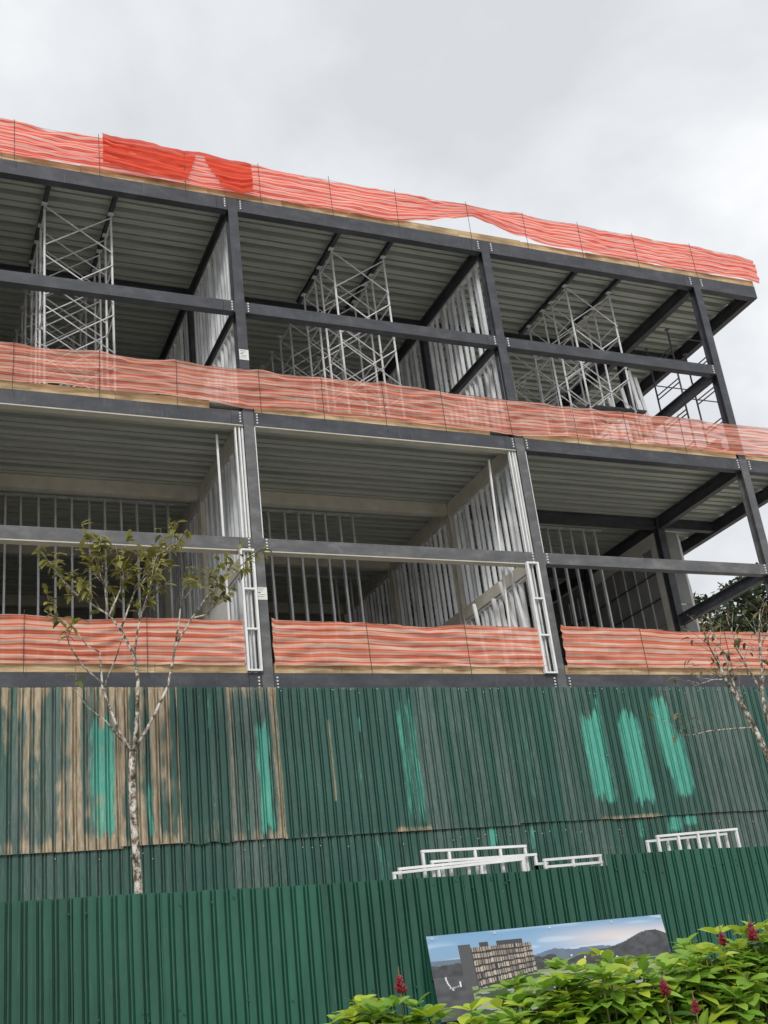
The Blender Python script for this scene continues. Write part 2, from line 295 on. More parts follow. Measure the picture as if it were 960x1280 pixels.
# ------------------------------------------------------------------ building frame
B = 6.2; XR = 14.37; ZF, ZR = 5.40, 10.71; ZM1, ZM2 = 2.66, 8.02
ROWS = (0.11, 3.6, 7.2, 10.8)
bld = thing('building_under_construction', (0,0,-.4), 'unfinished steel-framed building with open bays and ribbed metal decks', 'building')
def hsec(x, y, z0, z1, wd=.21, dp=.21, tf=.022, tw=.02):      # H column, flanges facing the street
    mb = MB(); h = wd/2; d = dp/2
    prof = [(x-h,y-d),(x+h,y-d),(x+h,y-d+tf),(x+tw/2,y-d+tf),(x+tw/2,y+d-tf),(x+h,y+d-tf),(x+h,y+d),(x-h,y+d),(x-h,y+d-tf),(x-tw/2,y+d-tf),(x-tw/2,y-d+tf),(x-h,y-d+tf)]
    return mb.prism(prof, 'z', z0, z1)
def isec_y(x, y0, y1, zt, h=.32, wd=.17, tf=.022, tw=.02, boxed=False):    # I beam running back
    a = wd/2; zb = zt-h
    if boxed: return MB().box(x-a, x+a, y0, y1, zb, zt)
    prof = [(x-a,zb),(x+a,zb),(x+a,zb+tf),(x+tw/2,zb+tf),(x+tw/2,zt-tf),(x+a,zt-tf),(x+a,zt),(x-a,zt),(x-a,zt-tf),(x-tw/2,zt-tf),(x-tw/2,zb+tf),(x-a,zb+tf)]
    return MB().prism(prof, 'y', y0, y1)
def isec_x(x0, x1, y, zt, h=.30, wd=.16, tf=.022, tw=.02, boxed=False):
    a = wd/2; zb = zt-h
    if boxed: return MB().box(x0, x1, y-a, y+a, zb, zt)
    prof = [(y-a,zb),(y+a,zb),(y+a,zb+tf),(y+tw/2,zb+tf),(y+tw/2,zt-tf),(y+a,zt-tf),(y+a,zt),(y-a,zt),(y-a,zt-tf),(y-tw/2,zt-tf),(y-tw/2,zb+tf),(y-a,zb+tf)]
    return MB().prism(prof, 'x', x0, x1)
cols_x = (-6.2, 0., 6.2, 12.4)
for i, x in enumerate(cols_x):
    for j, y in enumerate(ROWS):
        for (z0, z1, lv) in ((-.36, ZF-.003, 0), (ZF, ZR-.003, 1)):
            mt = M['cream'] if (lv == 0 and j and x < 7) else (M['steel_lit'] if (lv == 0 and j == 0) else M['steel'])
            if j == 0:
                mb = MB().box(x-.105, x+.105, .0, .022, z0, z1).box(x-.011, x+.011, .0225, .2, z0, z1).box(x-.105, x+.105, .2005, .222, z0, z1)
                part('column', mb, mt, bld)
            else: part('column', hsec(x, y, z0, z1), mt, bld, fix=True)
def bolt_mesh():
    mb = MB(); n = 6
    mb.tube([(0,0.004,0),(0,-.02,0)], [.019,.017], 6); return mb
def bolts(parent, x, zc, n=4, dz=.062):
    mb = MB()
    for k in range(n):
        z = zc + (k-(n-1)/2)*dz
        mb.tube([(x,.006,z),(x,-.018,z)], [.021,.018], 6)
    part('bolt_row', mb, M['bolt'], parent, fix=True)
def front_beam(name, x0, x1, zt, h, mt, cream, y0=.004):
    # channel with a flat street face, flange back; short bolted stub at each column
    mb = MB().box(x0+.129, x1-.36, y0, y0+.02, zt-h, zt).box(x0+.129, x1-.36, y0+.0205, .19, zt-h, zt-h+.02).box(x0+.129, x1-.36, y0+.0205, .19, zt-.02, zt)
    o = part(name, mb, mt, bld)
    st = MB().box(x1-.354, x1-.129, y0-.002, y0+.02, zt-h, zt).box(x1-.354, x1-.129, y0+.0205, .19, zt-h, zt-h+.02)
    part('beam_stub', st, mt, o)
    if cream:
        part('soffit_strip', MB().box(x0+.112, x1-.112, y0+.004, .2, zt-h-.028, zt-h-.003), M['cream'], o)
    part('end_plate', MB().box(x0+.1085, x0+.128, y0-.006, .17, zt-h-.012, zt+.002), mt, o); part('end_plate', MB().box(x1-.128, x1-.1085, y0-.006, .17, zt-h-.012, zt+.002), mt, o)
    bolts(o, x1-.175, zt-h/2); bolts(o, x0+.175, zt-h/2)
    return o
for i in range(3):
    x0, x1 = cols_x[i], cols_x[i+1]
    front_beam('floor_beam', x0, x1, ZR, .34, M['steel'], False)
    front_beam('mid_rail', x0, x1, ZM2, .26, M['steel'], False)
    front_beam('floor_beam', x0, x1, ZF, .30, M['steel'], i < 2)
    front_beam('mid_rail', x0, x1, ZM1, .25, M['steel_lit'], i < 2)
    front_beam('floor_beam', x0, x1, 0., .36, M['steel'], False)
mk_ = MB()
for k in range(16):
    x = 3.72+k*.042+random.uniform(-.01,.01); z = 7.90+random.uniform(-.035,.03); a_ = random.uniform(.008,.03); mk_.prism([(x,z),(x+a_,z-.008),(x+a_*1.2,z+random.uniform(.008,.03)),(x+.004,z+.016)], 'y', .0022, .0036)
M['redmark'] = simple('red_marker_paint', [(.3,(.18,.03,.03)),(.7,(.30,.06,.05))], 9.)
tag(part('marker_scrawl', mk_, M['redmark'], bld, fix=True), kind='stuff')
for zt, h in ((ZR,.36),(ZF,.32),(0.,.36)):                     # cantilevered end
    o = part('floor_beam', MB().box(12.508, XR, .004, .024, zt-h, zt).box(12.508, XR-.1, .0245, .19, zt-h, zt-h+.02), M['steel'], bld); bolts(o, 12.575, zt-h/2)
    part('edge_beam', isec_y(XR-.085, .03, 10.8, zt-.004, h, .17), M['steel'], bld, fix=True)
    for y in ROWS[1:]: part('floor_beam', isec_x(12.51, XR-.18, y, zt-.006, .28), M['steel'], bld, fix=True)
for i, x in enumerate(cols_x):
    for zt in (ZR, ZF):
        mt = M['cream'] if (zt == ZF and x < 7) else M['steel']
        for a, b in ((.226,3.49),(3.71,7.09),(7.31,10.69)): part('transverse_beam', isec_y(x, a, b, zt-.004, .34, boxed=mt is M['cream']), mt, bld, fix=True)
    part('transverse_rail', isec_y(x, .226, 3.49, ZM2, .26, .15), M['steel'], bld, fix=True)
    part('transverse_rail', isec_y(x, .226, 3.49, ZM1, .28, .15, boxed=x < 7), M['cream'] if x < 7 else M['steel'], bld, fix=True)
    if x < 7: part('transverse_rail', isec_y(x, 3.71, 7.09, ZM1, .28, .15, boxed=True), M['cream'], bld, fix=True)
for i in range(3):
    for zt in (ZR, ZF):
        for y in ROWS[1:]:
            part('floor_beam', isec_x(cols_x[i]+.112, cols_x[i+1]-.112, y, zt-.006, .30, boxed=(zt == ZF and i < 2)), M['cream'] if (zt == ZF and i < 2) else M['steel'], bld, fix=True)
# white trim strips along the columns of the lower bays
for x in (0., 6.2):
    part('column_trim', MB().box(x+.108, x+.128, .012, .2, ZM1+.004, ZF-.33), M['white'], bld)
# ribbed deck sheets, each one its own piece
DP = .53
def deck_mesh(x0, x1):
    prof = [(0,0),(.145,0),(.135,.07),(.210,.07),(.197,0),(.350,0),(.335,.145),(.527,.145),(.512,0),(.53,0)]
    mb = MB(); n = len(prof)
    for (y, z) in prof: mb.v.append((x0,y,z)); mb.v.append((x1,y,z))
    for q in range(n-1): mb.f.append((2*q, 2*q+2, 2*q+3, 2*q+1))
    me = mb.mesh(name='deck_sheet'); me.materials.append(M['deck']); return me
for (x0, x1) in ((-6.2,0),(0,6.2),(6.2,12.4),(12.4,XR)):
    me = deck_mesh(x0+.003, x1-.003)
    for zt in (ZF, ZR):
        y = .03
        while y < 10.7:
            placed('deck_sheet', me, bld, (random.uniform(-.002,.002), y, zt+random.uniform(.002,.008))); y += DP
for zt in (ZF, ZR): part('floor_slab', MB().box(-6.3, XR-.02, .05, 10.9, zt+.16, zt+.198), M['concrete'], bld)
part('floor_slab', MB().box(-6.3, XR-.02, .21, 10.9, -.30, .195), M['concrete'], bld)
part('rear_wall', MB().box(-6.3, 12.2, 10.95, 11.15, -.4, ZR), M['block'], bld)
part('light_stop_wall', MB().box(-6.55, -6.35, .3, 10.95, -.4, ZR), M['block'], bld)  # unseen wall, added to keep light out of the open left end
# pine boards that close the slab edges
def edge_boards(z, spans, skip=()):
    for (a, b) in spans:
        x = a
        while x < b-.05:
            ln = min(random.uniform(1.3, 2.9), b-x)
            if b-x-ln < .5: ln = b-x
            dz = random.uniform(-.012,.012); dyy = random.uniform(0,.006)
            part('edge_board', MB().box(x+.003, x+ln-.003, .012+dyy, .04+dyy, z+.006, z+.185+dz), M['pine'], bld); x += ln
edge_boards(ZR, [(-6.2, XR)])
edge_boards(ZF, [(-6.2, -.78),(.14, 5.5),(6.33, 12.25),(12.52, XR)])
edge_boards(0., [(-6.2, -.35),(.14, 5.8),(6.33, 12.25),(12.52, XR)])
# boarded end wall behind the second column row, lower storey
ew = thing('boarded_wall', (12.4,3.7,.2), 'grey cement-board wall with pale steel border between rear columns', 'wall')
part('border', MB().box(12.30,12.36,3.75,6.9,4.70,5.05).box(12.30,12.36,3.75,3.98,.55,4.695), M['border'], ew)
part('backing', MB().box(12.41,12.43,3.75,10.6,.2,5.04), M['board_grey'], ew)
for a in range(13):
    for zz0 in ((.2,1.28),(1.31,2.37),(2.63,3.3),(3.33,4.0),(4.03,4.69)):
        part('board', MB().box(12.375,12.40,4.0+a*.48,4.0+a*.48+.472, zz0[0], zz0[1]), M['board_grey'], ew)
    part('stud', MB().box(12.345,12.374,3.985+a*.48,4.015+a*.48,.2,4.69), M['galv'], ew)
for k in range(3): part('rail', MB().box(12.335,12.344,4.0,10.2,(3.3,4.0,1.28)[k],(3.33,4.03,1.31)[k]), M['steel'], ew)
es = thing('boarded_return', (12.8,3.6,.2), 'narrow grey board panel with torn white edge beside rear column', 'wall')
for zz0 in ((.2,1.6),(1.62,3.0),(3.02,4.2),(4.22,5.05)): part('board', MB().box(12.55,12.96,3.62,3.645,*zz0), M['board_grey'], es)
part('stud', MB().box(12.53,12.57,3.58,3.618,.2,5.05), M['steel'], es)
mb = MB(); pr = [(12.965,.2)]
for k in range(14): pr.append((13.0+.07*random.random(), .4+k*.34))
pr.append((12.965,5.05)); mb.prism([(x,z) for x,z in pr], 'y', 3.615, 3.65); part('wrap_edge', mb, M['gypsum'], es, fix=True)

# ------------------------------------------------------------------ stud partitions
def stud_mesh(h, web=.09, fl=.045, axis='y'):
    t = .004; mb = MB()
    if axis == 'y':   # wall runs along y: web faces along y
        prof = [(-web/2,0),(web/2,0),(web/2,fl),(web/2-t,fl),(web/2-t,t),(-web/2+t,t),(-web/2+t,fl),(-web/2,fl)]
    else:
        prof = [(0,-web/2),(0,web/2),(fl,web/2),(fl,web/2-t),(t,web/2-t),(t,-web/2+t),(fl,-web/2+t),(fl,-web/2)]
    mb.prism(prof, 'z', 0, h); me = fixn(mb.mesh(name='stud')); me.materials.append(M['galv']); return me
def partition(label, axis, fixed, a, b, z0, z1, step=.4, skip=(), group=None, jitter=.03):
    base = (fixed, a, z0) if axis == 'y' else (a, fixed, z0)
    o = thing('stud_partition', base, label, 'stud wall', group)
    me = stud_mesh(z1-z0-.012, axis=axis); u = a+.02
    while u < b:
        j = random.uniform(-jitter, jitter)
        if not any(s0 < u < s1 for s0, s1 in skip):
            placed('stud', me, o, (fixed, u+j, z0+.006) if axis == 'y' else (u+j, fixed, z0+.006))
        u += step
    if axis == 'y':
        part('track', MB().box(fixed-.05,fixed+.05,a,b,z0-.002,z0+.005), M['galv'], o); part('track', MB().box(fixed-.05,fixed+.05,a,b,z1-.045,z1-.002), M['galv'], o)
    else:
        part('track', MB().box(a,b,fixed-.05,fixed+.05,z0-.002,z0+.005), M['galv'], o); part('track', MB().box(a,b,fixed-.05,fixed+.05,z1-.045,z1-.002), M['galv'], o)
    return o
def side_wall(label, x, lo, zb, zr, ztop, upper, step):
    o = thing('stud_partition', (x, .3, zb), label, 'stud wall')
    tiers = [(.25,3.47,zb,zr[0]), (.25,3.47,zr[1],ztop)] + ([(3.73,9.6,zb,ztop)] if upper else [(3.73,7.05,zb,zr[0]), (3.73,7.05,zr[1],ztop), (7.35,10.4,zb,ztop)])
    for (a, b, z0, z1) in tiers:
        me = stud_mesh(z1-z0-.012, .09, .045, 'y'); y = a
        while y < b-.05:
            if random.random() > .04:
                so_ = placed('stud', me, o, (x+random.uniform(-.008,.008), y+random.uniform(-.03,.03), z0+.006))
                if random.random() < .4: so_.scale = (1,-1,1)
            y += step*random.uniform(.8,1.15)
        part('track', MB().box(x-.052,x+.052,a,b,z0-.002,z0+.005), M['galv'], o); part('track', MB().box(x-.052,x+.052,a,b,z1-.06,z1-.002), M['galv'], o)
side_wall('galvanised stud wall on top storey running back from the column with a paper notice', 0., 0, ZF+.2, (ZM2-.263, ZM2+.002), ZR-.35, True, .22)
side_wall('galvanised stud wall on top storey running back between two scaffold bays', 6.2, 0, ZF+.2, (ZM2-.263, ZM2+.002), ZR-.35, True, .24)
side_wall('galvanised stud wall on lower storey running back behind the leafy left tree', 0., 0, .2, (ZM1-.283, ZM1+.002), ZF-.35, False, .21)
side_wall('galvanised stud wall on lower storey behind the leaning studs', 6.2, 0, .2, (ZM1-.283, ZM1+.002), ZF-.35, False, .24)
partition('thin-studded cross wall seen behind the leafy left tree', 'x', 4.5, -6.0, -.45, .2, ZF+.002, .36)
partition('thin-studded cross wall in the middle bay, ending at open gap', 'x', 4.5, .35, 4.2, .2, ZF+.002, .36)
partition('thin-studded cross wall in the bay of the grey boarded wall', 'x', 4.5, 6.6, 11.2, .2, ZF+.002, .36)
partition('short second row of studs close behind the lower notice column', 'y', 1.15, 4.6, 6.2, .2, ZF-.02, .35)
partition('far cross wall of studs in the dark rear of the building', 'x', 8.6, .5, 5.6, .2, ZF+.002, .45)
gp = thing('gypsum_board', (-.06,2.4,.2), 'white gypsum board fixed on the stud wall behind the left tree', 'board')
part('board', MB().box(-.075,-.06,1.9,3.3,.25,2.3), M['gypsum'], gp)

# narrow infill frames of white profiles beside the columns
def infill(label, x0, x1, z0, z1, y=-.03):
    o = thing('infill_frame', ((x0+x1)/2, y, z0), label, 'frame', 'white infill frames beside the columns')
    for x in (x0, x1): part('upright', MB().box(x-.02, x+.02, y-.05, y+.03, z0, z1), M['white'], o)
    n = 3
    for k in range(n+1):
        z = z0 + (z1-z0-.035)*k/n; part('rung', MB().box(x0+.0205, x1-.0205, y-.045, y+.025, z, z+.035), M['white'], o)
    part('rear_profile', MB().box(x0+.07, x0+.11, y+.05, y+.09, z0+.02, z1-.02), M['galv'], o); part('rear_profile', MB().box(x0+.15, x0+.18, y+.05, y+.09, z0+.02, z1-.02), M['galv'], o)
infill('white ladder-like infill frame beside the lower notice column', -.37, -.13, .02, 2.40)
infill('white ladder-like infill frame beside leaning studs at column without notice', 5.82, 6.07, .0, 2.41)
def corner_studs(label, x):
    o = thing('corner_studs', (x-.2, .1, ZM1), label, 'studs', 'white corner studs above the lower rail')
    for dx_, wv in ((-.13,.035),(-.19,.03),(-.27,.03)):
        part('stud', MB().box(x+dx_-wv/2, x+dx_+wv/2, .05, .12, ZM1+.004, ZF-.335), M['white'], o)
corner_studs('pair of white corner studs above the rail by the lower notice column', 0.)
corner_studs('white corner studs above the rail by leaning studs', 6.2)
for (p, q, lb) in (((-.52,.45,2.9),(-.55,.42,5.05),'single white stud standing clear of the wall by the notice column'),
                   ((5.45,.5,2.9),(5.62,.45,5.02),'single white stud standing clear of the wall above leaning studs')):
    s = solo('loose_stud', MB().bar((p[0],p[1],.2),q,.035,.04), M['white'], (p[0],p[1],.2)); tag(s, lb, 'stud', 'loose white studs')
# leaning profiles inside the middle bay
lean = [((5.15,1.0,.2),(5.35,1.6,2.05),.07),((5.55,.9,.2),(5.56,1.1,2.0),.09),((5.75,.9,.2),(5.68,1.05,1.85),.08),((6.0,.75,.2),(5.72,1.0,2.35),.08),((5.98,.5,.2),(5.78,.6,2.45),.07),((5.90,.42,.2),(5.7,.5,2.5),.05)]
lean_lb = ['broad galvanised profile leaning far back beside the dark profile bundle','tall white profile standing upright in front of the profile bundle','shorter white profile standing beside the tall upright one','long white profile leaning left under the cream rail','white profile leaning against the ladder-like frame','thin white profile tilted beside the ladder-like frame']
for (p, q, wd), lb in zip(lean, lean_lb): tag(solo('leaning_profile', MB().bar(p,q,wd,.05,(0,1,0)), M['white'], p), lb, 'profile', 'profiles leaning in the middle bay')
sb = thing('profile_bundle', (5.3,2.6,.2), 'stacked bundle of galvanised profiles under the cream rail', 'profiles')
for k in range(6):
    for j in range(4):
        x = 5.35+j*.16+random.uniform(-.02,.02); z = .22+k*.22
        part('profile', MB().box(x, x+.09, 1.3+random.uniform(-.15,.15), 4.0, z, z+.05).box(x,x+.006,1.5,4.0,z+.051,z+.11), M['galv'], sb)
    part('batten', MB().box(5.3,6.0,1.7,1.78,.22+k*.22+.115,.22+k*.22+.19), M['steel'], sb)
# upper storey loose profiles near the open end
for k, (p, q) in enumerate((((11.45,1.9,5.6),(11.25,2.0,8.9)),((11.7,1.9,5.6),(11.45,2.05,8.75)),((11.1,1.9,5.6),(10.9,2.0,8.35)),((10.6,1.9,5.6),(10.45,2.0,8.0)))):
    tag(solo('leaning_profile', MB().bar(p,q,.10,.05,(0,1,0)), M['galv'], p), ['tallest bright profile standing by the open end of the top storey','second tall bright profile leaning by the open end of top storey','mid-length bright profile leaning beside the last scaffold tower','shortest bright profile leaning beside the last scaffold tower'][k], 'profile', 'profiles leaning on the top storey')

# paper notices taped to the column at the first bay joint
def notice(z0, label, low):
    o = thing('paper_notice', (0,-.004,z0), label, 'notice')
    part('sheet', MB().box(-.095,.105,-.008,-.003,z0,z0+.245), M['gypsum'], o)
    mb = MB()
    for k in range(5):
        zc = z0+.21-k*.038; ln = (.12,.09,.05,.13,.11)[k]; mb.box(-.07+.02*(k % 2), -.07+ln, -.0105,-.0085, zc, zc+.006+.008*(k == 2))
    part('print_line', mb, M['rebar'], o)
notice(6.6, 'white paper notice taped on column above the middle net', 0)
notice(1.41, 'white paper notice taped on column beside the white ladder-like frame', 1)

# ------------------------------------------------------------------ shoring scaffolds on the top storey
def tower(label, x0, x1, y0, y1, z0, z1, mat='tube', group='shoring towers under the roof deck', braces=True, lift=1.24):
    o = thing('scaffold_tower', (x0, y0, z0), label, 'scaffold', group); rr = .026
    for x in (x0, x1):
        for y in (y0, y1):
            dx_ = random.uniform(-.015,.015)
            part('leg', MB().tube([(x,y,z0+.01),(x+dx_,y,z1-.16)], rr, 6).tube([(x+dx_,y,z1-.16),(x+dx_,y,z1-.03)], .016, 6).box(x+dx_-.06,x+dx_+.06,y-.06,y+.06,z1-.03,z1-.018).box(x-.06,x+.06,y-.06,y+.06,z0,z0+.01), M[mat], o, fix=True)
    n = int((z1-z0-.3)/lift)+1
    for k in range(n):
        zb = z0+.12+k*lift
        for x in (x0, x1):
            for zr_ in (.95,.12):
                if zb+zr_ < z1-.1: part('frame_rung', MB().tube([(x,y0,zb+zr_),(x,y1,zb+zr_)], .018, 6), M[mat], o)
        if braces:
            for y in (y0, y1):
                yo = y-.03 if y == y0 else y+.03
                part('cross_brace', MB().tube([(x0,yo,zb+.05),(x1,yo,zb+1.0)], .015, 6), M[mat], o); part('cross_brace', MB().tube([(x1,yo-.031,zb+.05),(x0,yo-.031,zb+1.0)], .015, 6), M[mat], o)
        else:
            for y in (y0, y1): part('guard_rail', MB().tube([(x0,y,zb+.45),(x1,y,zb+.45)], .016, 6), M[mat], o)
    return o
zt = ZR-.135
for (nm, x0, x1, ys) in (('the left bay', -3.80, -2.42, ((1.0,1.75),(2.35,3.1),(4.2,4.95),(6.0,6.8))), ('the middle bay', 2.66, 3.98, ((1.0,1.75),(2.15,2.9),(4.1,4.85),(5.6,6.35),(7.7,8.5))), ('the bay by the open end', 9.05, 10.36, ((1.0,1.75),(2.15,2.9),(4.1,4.85),(5.6,6.35),(7.7,8.5)))):
    for k, (y0, y1) in enumerate(ys):
        tower('%s zinc tube shoring tower in %s of the top storey' % (('front','second','third','fourth','rearmost')[k], nm), x0, x1, y0, y1, ZF+.197, zt)
    for x in (x0, x1):
        j = solo('shoring_joist', isec_y(x, .28, 3.42, zt+.118, .13, .08, .012, .012), M['steel'], (x,.28,zt), fix=True)
        tag(j, '%s shoring joist carried by towers in %s' % ('near' if x == x0 else 'far', nm), 'joist', 'joists on the shoring towers')
tower('dark thin-tube guard scaffold at the open end of the top storey', 12.62, 13.95, 1.7, 2.7, ZF+.197, ZR-.5, 'dark_tube', None, False, .95)
pl = solo('scaffold_plank', MB().box(9.0,10.7,.98,1.5,7.06,7.10), M['steel'], (9,1,7.06)); tag(pl, 'dark plank deck lying on scaffold by the open end', 'plank')
gb = solo('spare_beam', isec_y(12.25, .4, 3.2, 6.15, .26, .16), M['steel'], (12.25,.4,5.89), fix=True); tag(gb, 'dark spare steel beam lying behind the net near the open end', 'beam')
tag(solo('timber_block', MB().box(12.0,12.5,.6,.75,5.598,5.888), M['pine'], (12.2,.6,5.6)), 'timber block under the spare steel beam near its front', 'block', 'blocks under the spare beam')
tag(solo('timber_block', MB().box(12.0,12.5,2.7,2.85,5.598,5.888), M['pine'], (12.2,2.7,5.6)), 'timber block under the spare steel beam near its rear', 'block', 'blocks under the spare beam')

# ------------------------------------------------------------------ orange nets
def net_mesh(x0, x1, zb, zt_, y, seed, drop=None, nx=None, nv=26, amp=.028):
    nx = nx or int((x1-x0)*14); V = []; F = []; UV = []
    for i in range(nx+1):
        x = x0+(x1-x0)*i/nx
        b = zb(x); tt = zt_(x)
        for k in range(nv+1):
            v = k/nv
            fold = amp*math.sin(v*21+1.7*vn(x*.9, v*2, seed)*6) * (.4+vn(x*.6, 3.3, seed+1)) + amp*1.6*(vn(x*1.7, v*2.5, seed+2)-.5) + amp*1.1*(vn(x*6, v*9, seed+3)-.5) + amp*1.1*(vn(x*3.1+v*4.5, v*3-x*1.7, seed+6)-.5)
            sag = .02*math.sin(v*9+vn(x*.8, 0, seed+4)*7)*v*(1-v)*2
            V.append((x+.02*(vn(x*2, v*4, seed+5)-.5), y-abs(amp)*1.2+fold, b+(tt-b)*v+sag)); UV.append((x, v*(tt-b)/.85+ .0 if False else v))
    for i in range(nx):
        for k in range(nv):
            if drop and drop(x0+(x1-x0)*(i+.5)/nx, (k+.5)/nv): continue
            a = i*(nv+1)+k; F.append((a, a+nv+1, a+nv+2, a+1))
    return V, F, UV
def net(label, spans, posts, zp0, zp1, mat='net', group='orange safety nets along the slab edges', seed=0, y=-.015):
    o = thing('safety_net', (spans[0][0], y, zp0), label, 'safety net', group)
    for s, sp_ in enumerate(spans):
        x0, x1, zb, zt_ = sp_[:4]; drop = sp_[4] if len(sp_) > 4 else None; mt = sp_[5] if len(sp_) > 5 else mat; yy = sp_[6] if len(sp_) > 6 else y
        V, F, UV = net_mesh(x0, x1, zb, zt_, yy, seed+s*11, drop, int((x1-x0)*70) if drop else None, 60 if drop else 26)
        me = bpy.data.meshes.new('net_sheet'); bx, by, bz = WL[o.name]
        me.from_pydata([(a-bx,b-by,c-bz) for a,b,c in V], [], F); uvl = me.uv_layers.new(name='UVMap')
        li = np.empty(len(me.loops), dtype=np.int32); me.loops.foreach_get('vertex_index', li)
        uvl.data.foreach_set('uv', np.array(UV, dtype=np.float32)[li].ravel()); me.polygons.foreach_set('use_smooth', [True]*len(me.polygons)); me.update()
        me.materials.append(M[mt]); link('net_sheet', me, o, WL[o.name])
    for x in posts:
        t_ = random.uniform(-.02,.02)
        part('post', MB().tube([(x,y-.075,zp0),(x+t_,y-.08,zp1+random.uniform(-.03,.03))], .006, 5), M['rebar'], o)
    part('top_rope', MB().tube([(x, y-.03, spans[0][3](x)-.004) for x in np.linspace(spans[0][0], spans[0][1], 60)], .004, 4), M['rebar'], o)
    return o
def interp(pts):
    xs = [p[0] for p in pts]; ys = [p[1] for p in pts]
    return lambda x: float(np.interp(x, xs, ys))
posts_r = [-4.55,-2.85,-1.05,.63,2.32,3.94,5.83,7.38,8.95,10.61,12.42]
def scal(base, posts, d, s):      # edge that sags between posts
    def f(x):
        p = [-8]+posts+[18]
        for a, b in zip(p, p[1:]):
            if a <= x <= b: u = (x-a)/(b-a); return base(x) - d*4*u*(1-u) + .02*(vn(x*3, 1, s)-.5)
        return base(x)
    return f
rb = interp([(-6.5,10.81),(2,10.82),(3.7,10.82),(4.1,10.86),(5.0,11.07),(5.75,11.27),(6.0,11.36),(6.4,11.22),(7.2,10.98),(8.1,10.86),(9,10.85),(14.2,10.86),(14.55,10.80)])
rt_ = interp([(-6.5,11.70),(-3,11.66),(.6,11.66),(3.9,11.66),(5.8,11.68),(9,11.68),(12.4,11.66),(14.0,11.64),(14.55,11.56)])
def arch(x, v):                    # where the doubled layer is torn open
    return (-.72-.28*(1-v)**.8) < x < (-.62+.42*(1-v)**1.2) and v < .86
db = interp([(-2.78,10.98),(-2.0,10.90),(-1.05,10.86),(-.2,10.82),(.2,10.76),(.5,10.92)])
dt = interp([(-2.78,11.80),(-2.6,11.72),(-1.8,11.74),(-1.05,11.66),(-.7,11.72),(.1,11.69),(.45,11.66)])
net('orange safety net along the roof edge, doubled at one end and lifted open mid-way',
    [(-6.2, 14.55, rb, scal(rt_, posts_r, .03, 1)), (-2.78, .47, db, dt, arch, 'net_dense', -.07)], posts_r, ZR-.1, 11.70, seed=3)
posts_2 = [-4.52,-2.94,-1.45,.25,1.59,2.98,4.37,6.0,7.7,9.1,10.68]
fb = interp([(-6.2,5.56),(-3,5.55),(-.9,5.53),(0,5.44),(1,5.50),(3,5.50),(5.5,5.46),(6.2,5.42),(7.5,5.52),(10,5.53),(12,5.49),(14.4,5.52)])
ft = interp([(-6.2,6.36),(-2,6.38),(.0,6.36),(3,6.40),(6.2,6.32),(9,6.34),(12.4,6.32),(14.4,6.38)])
net('orange safety net along the middle floor edge, running past the columns', [(-6.2, 14.4, fb, scal(ft, posts_2, .03, 2))], posts_2, ZF-.1, 6.40, 'net_faded', seed=21)
nb = interp([(-6.2,.14),(14.4,.13)]); 
ntp = lambda s, a, b: scal(interp([(a,1.04),((a+b)/2,.98),(b,1.0)]), [a,-4.27,-2.2,2.02,4.12,8.29,10.5], .04, s)
net('orange safety net at lower floor edge behind the left tree', [(-6.2,-.42,nb,ntp(4,-6.2,-.4))], [-4.27,-2.2], -.05, 1.06, 'net_lower', seed=41)
net('orange safety net at lower floor edge in front of the leaning studs', [(.13,5.86,nb,ntp(5,.13,5.9))], [2.02,4.12], -.05, 1.06, 'net_lower', seed=61)
net('orange safety net at lower floor edge below the boarded wall', [(6.36,14.3,nb,ntp(6,6.36,14.3))], [8.29,10.5,13.0], -.05, 1.06, 'net_lower', seed=81)

# ------------------------------------------------------------------ corrugated fences
PITCH_S = .17
def prof_pts(n, d=.046):
    P_ = []
    for k in range(n):
        o = k*PITCH_S
        P_ += [(o,0),(o+.044,-.003),(o+.086,0),(o+.094,d),(o+.112,d),(o+.119,.004),(o+.137,.004),(o+.143,d*.8),(o+.157,d*.8),(o+.164,0)]
    P_.append((n*PITCH_S, 0)); return P_
def sheet(parent, x0, wd, z0f, z1f, y, mat, nz, masks=None, lean=0., seed=0):
    n = max(3, round(wd/PITCH_S)); sc = wd/(n*PITCH_S); P_ = prof_pts(n); m_ = len(P_); V = []; F = []; A = []
    xc = x0+wd/2; base = WL[parent.name]
    for i in range(nz+1):
        for (px, py) in P_:
            x = x0+px*sc; zb = z0f(x); z_t = z1f(x); z = zb+(z_t-zb)*i/nz
            yy = y+py+.018*(vn(x*1.1, z*.9, seed)-.5)+lean*(z-z1f(xc))
            V.append((x-base[0]+.004*math.sin(z*2+seed), yy-base[1], z-base[2]))
            if masks: A.append(masks(x, z, px, n, seed))
    for i in range(nz):
        for k in range(m_-1):
            a = i*m_+k; F.append((a, a+1, a+m_+1, a+m_))
    me = bpy.data.meshes.new('sheet'); me.from_pydata(V, [], F); me.materials.append(M[mat])
    if masks:
        A = np.array(A, dtype=np.float32)
        for q, nm in enumerate(('dirt','paint','fade')):
            at = me.attributes.new(nm, 'FLOAT', 'POINT'); at.data.foreach_set('value', A[:, q])
    me.update(); return link('sheet', me, parent, base)
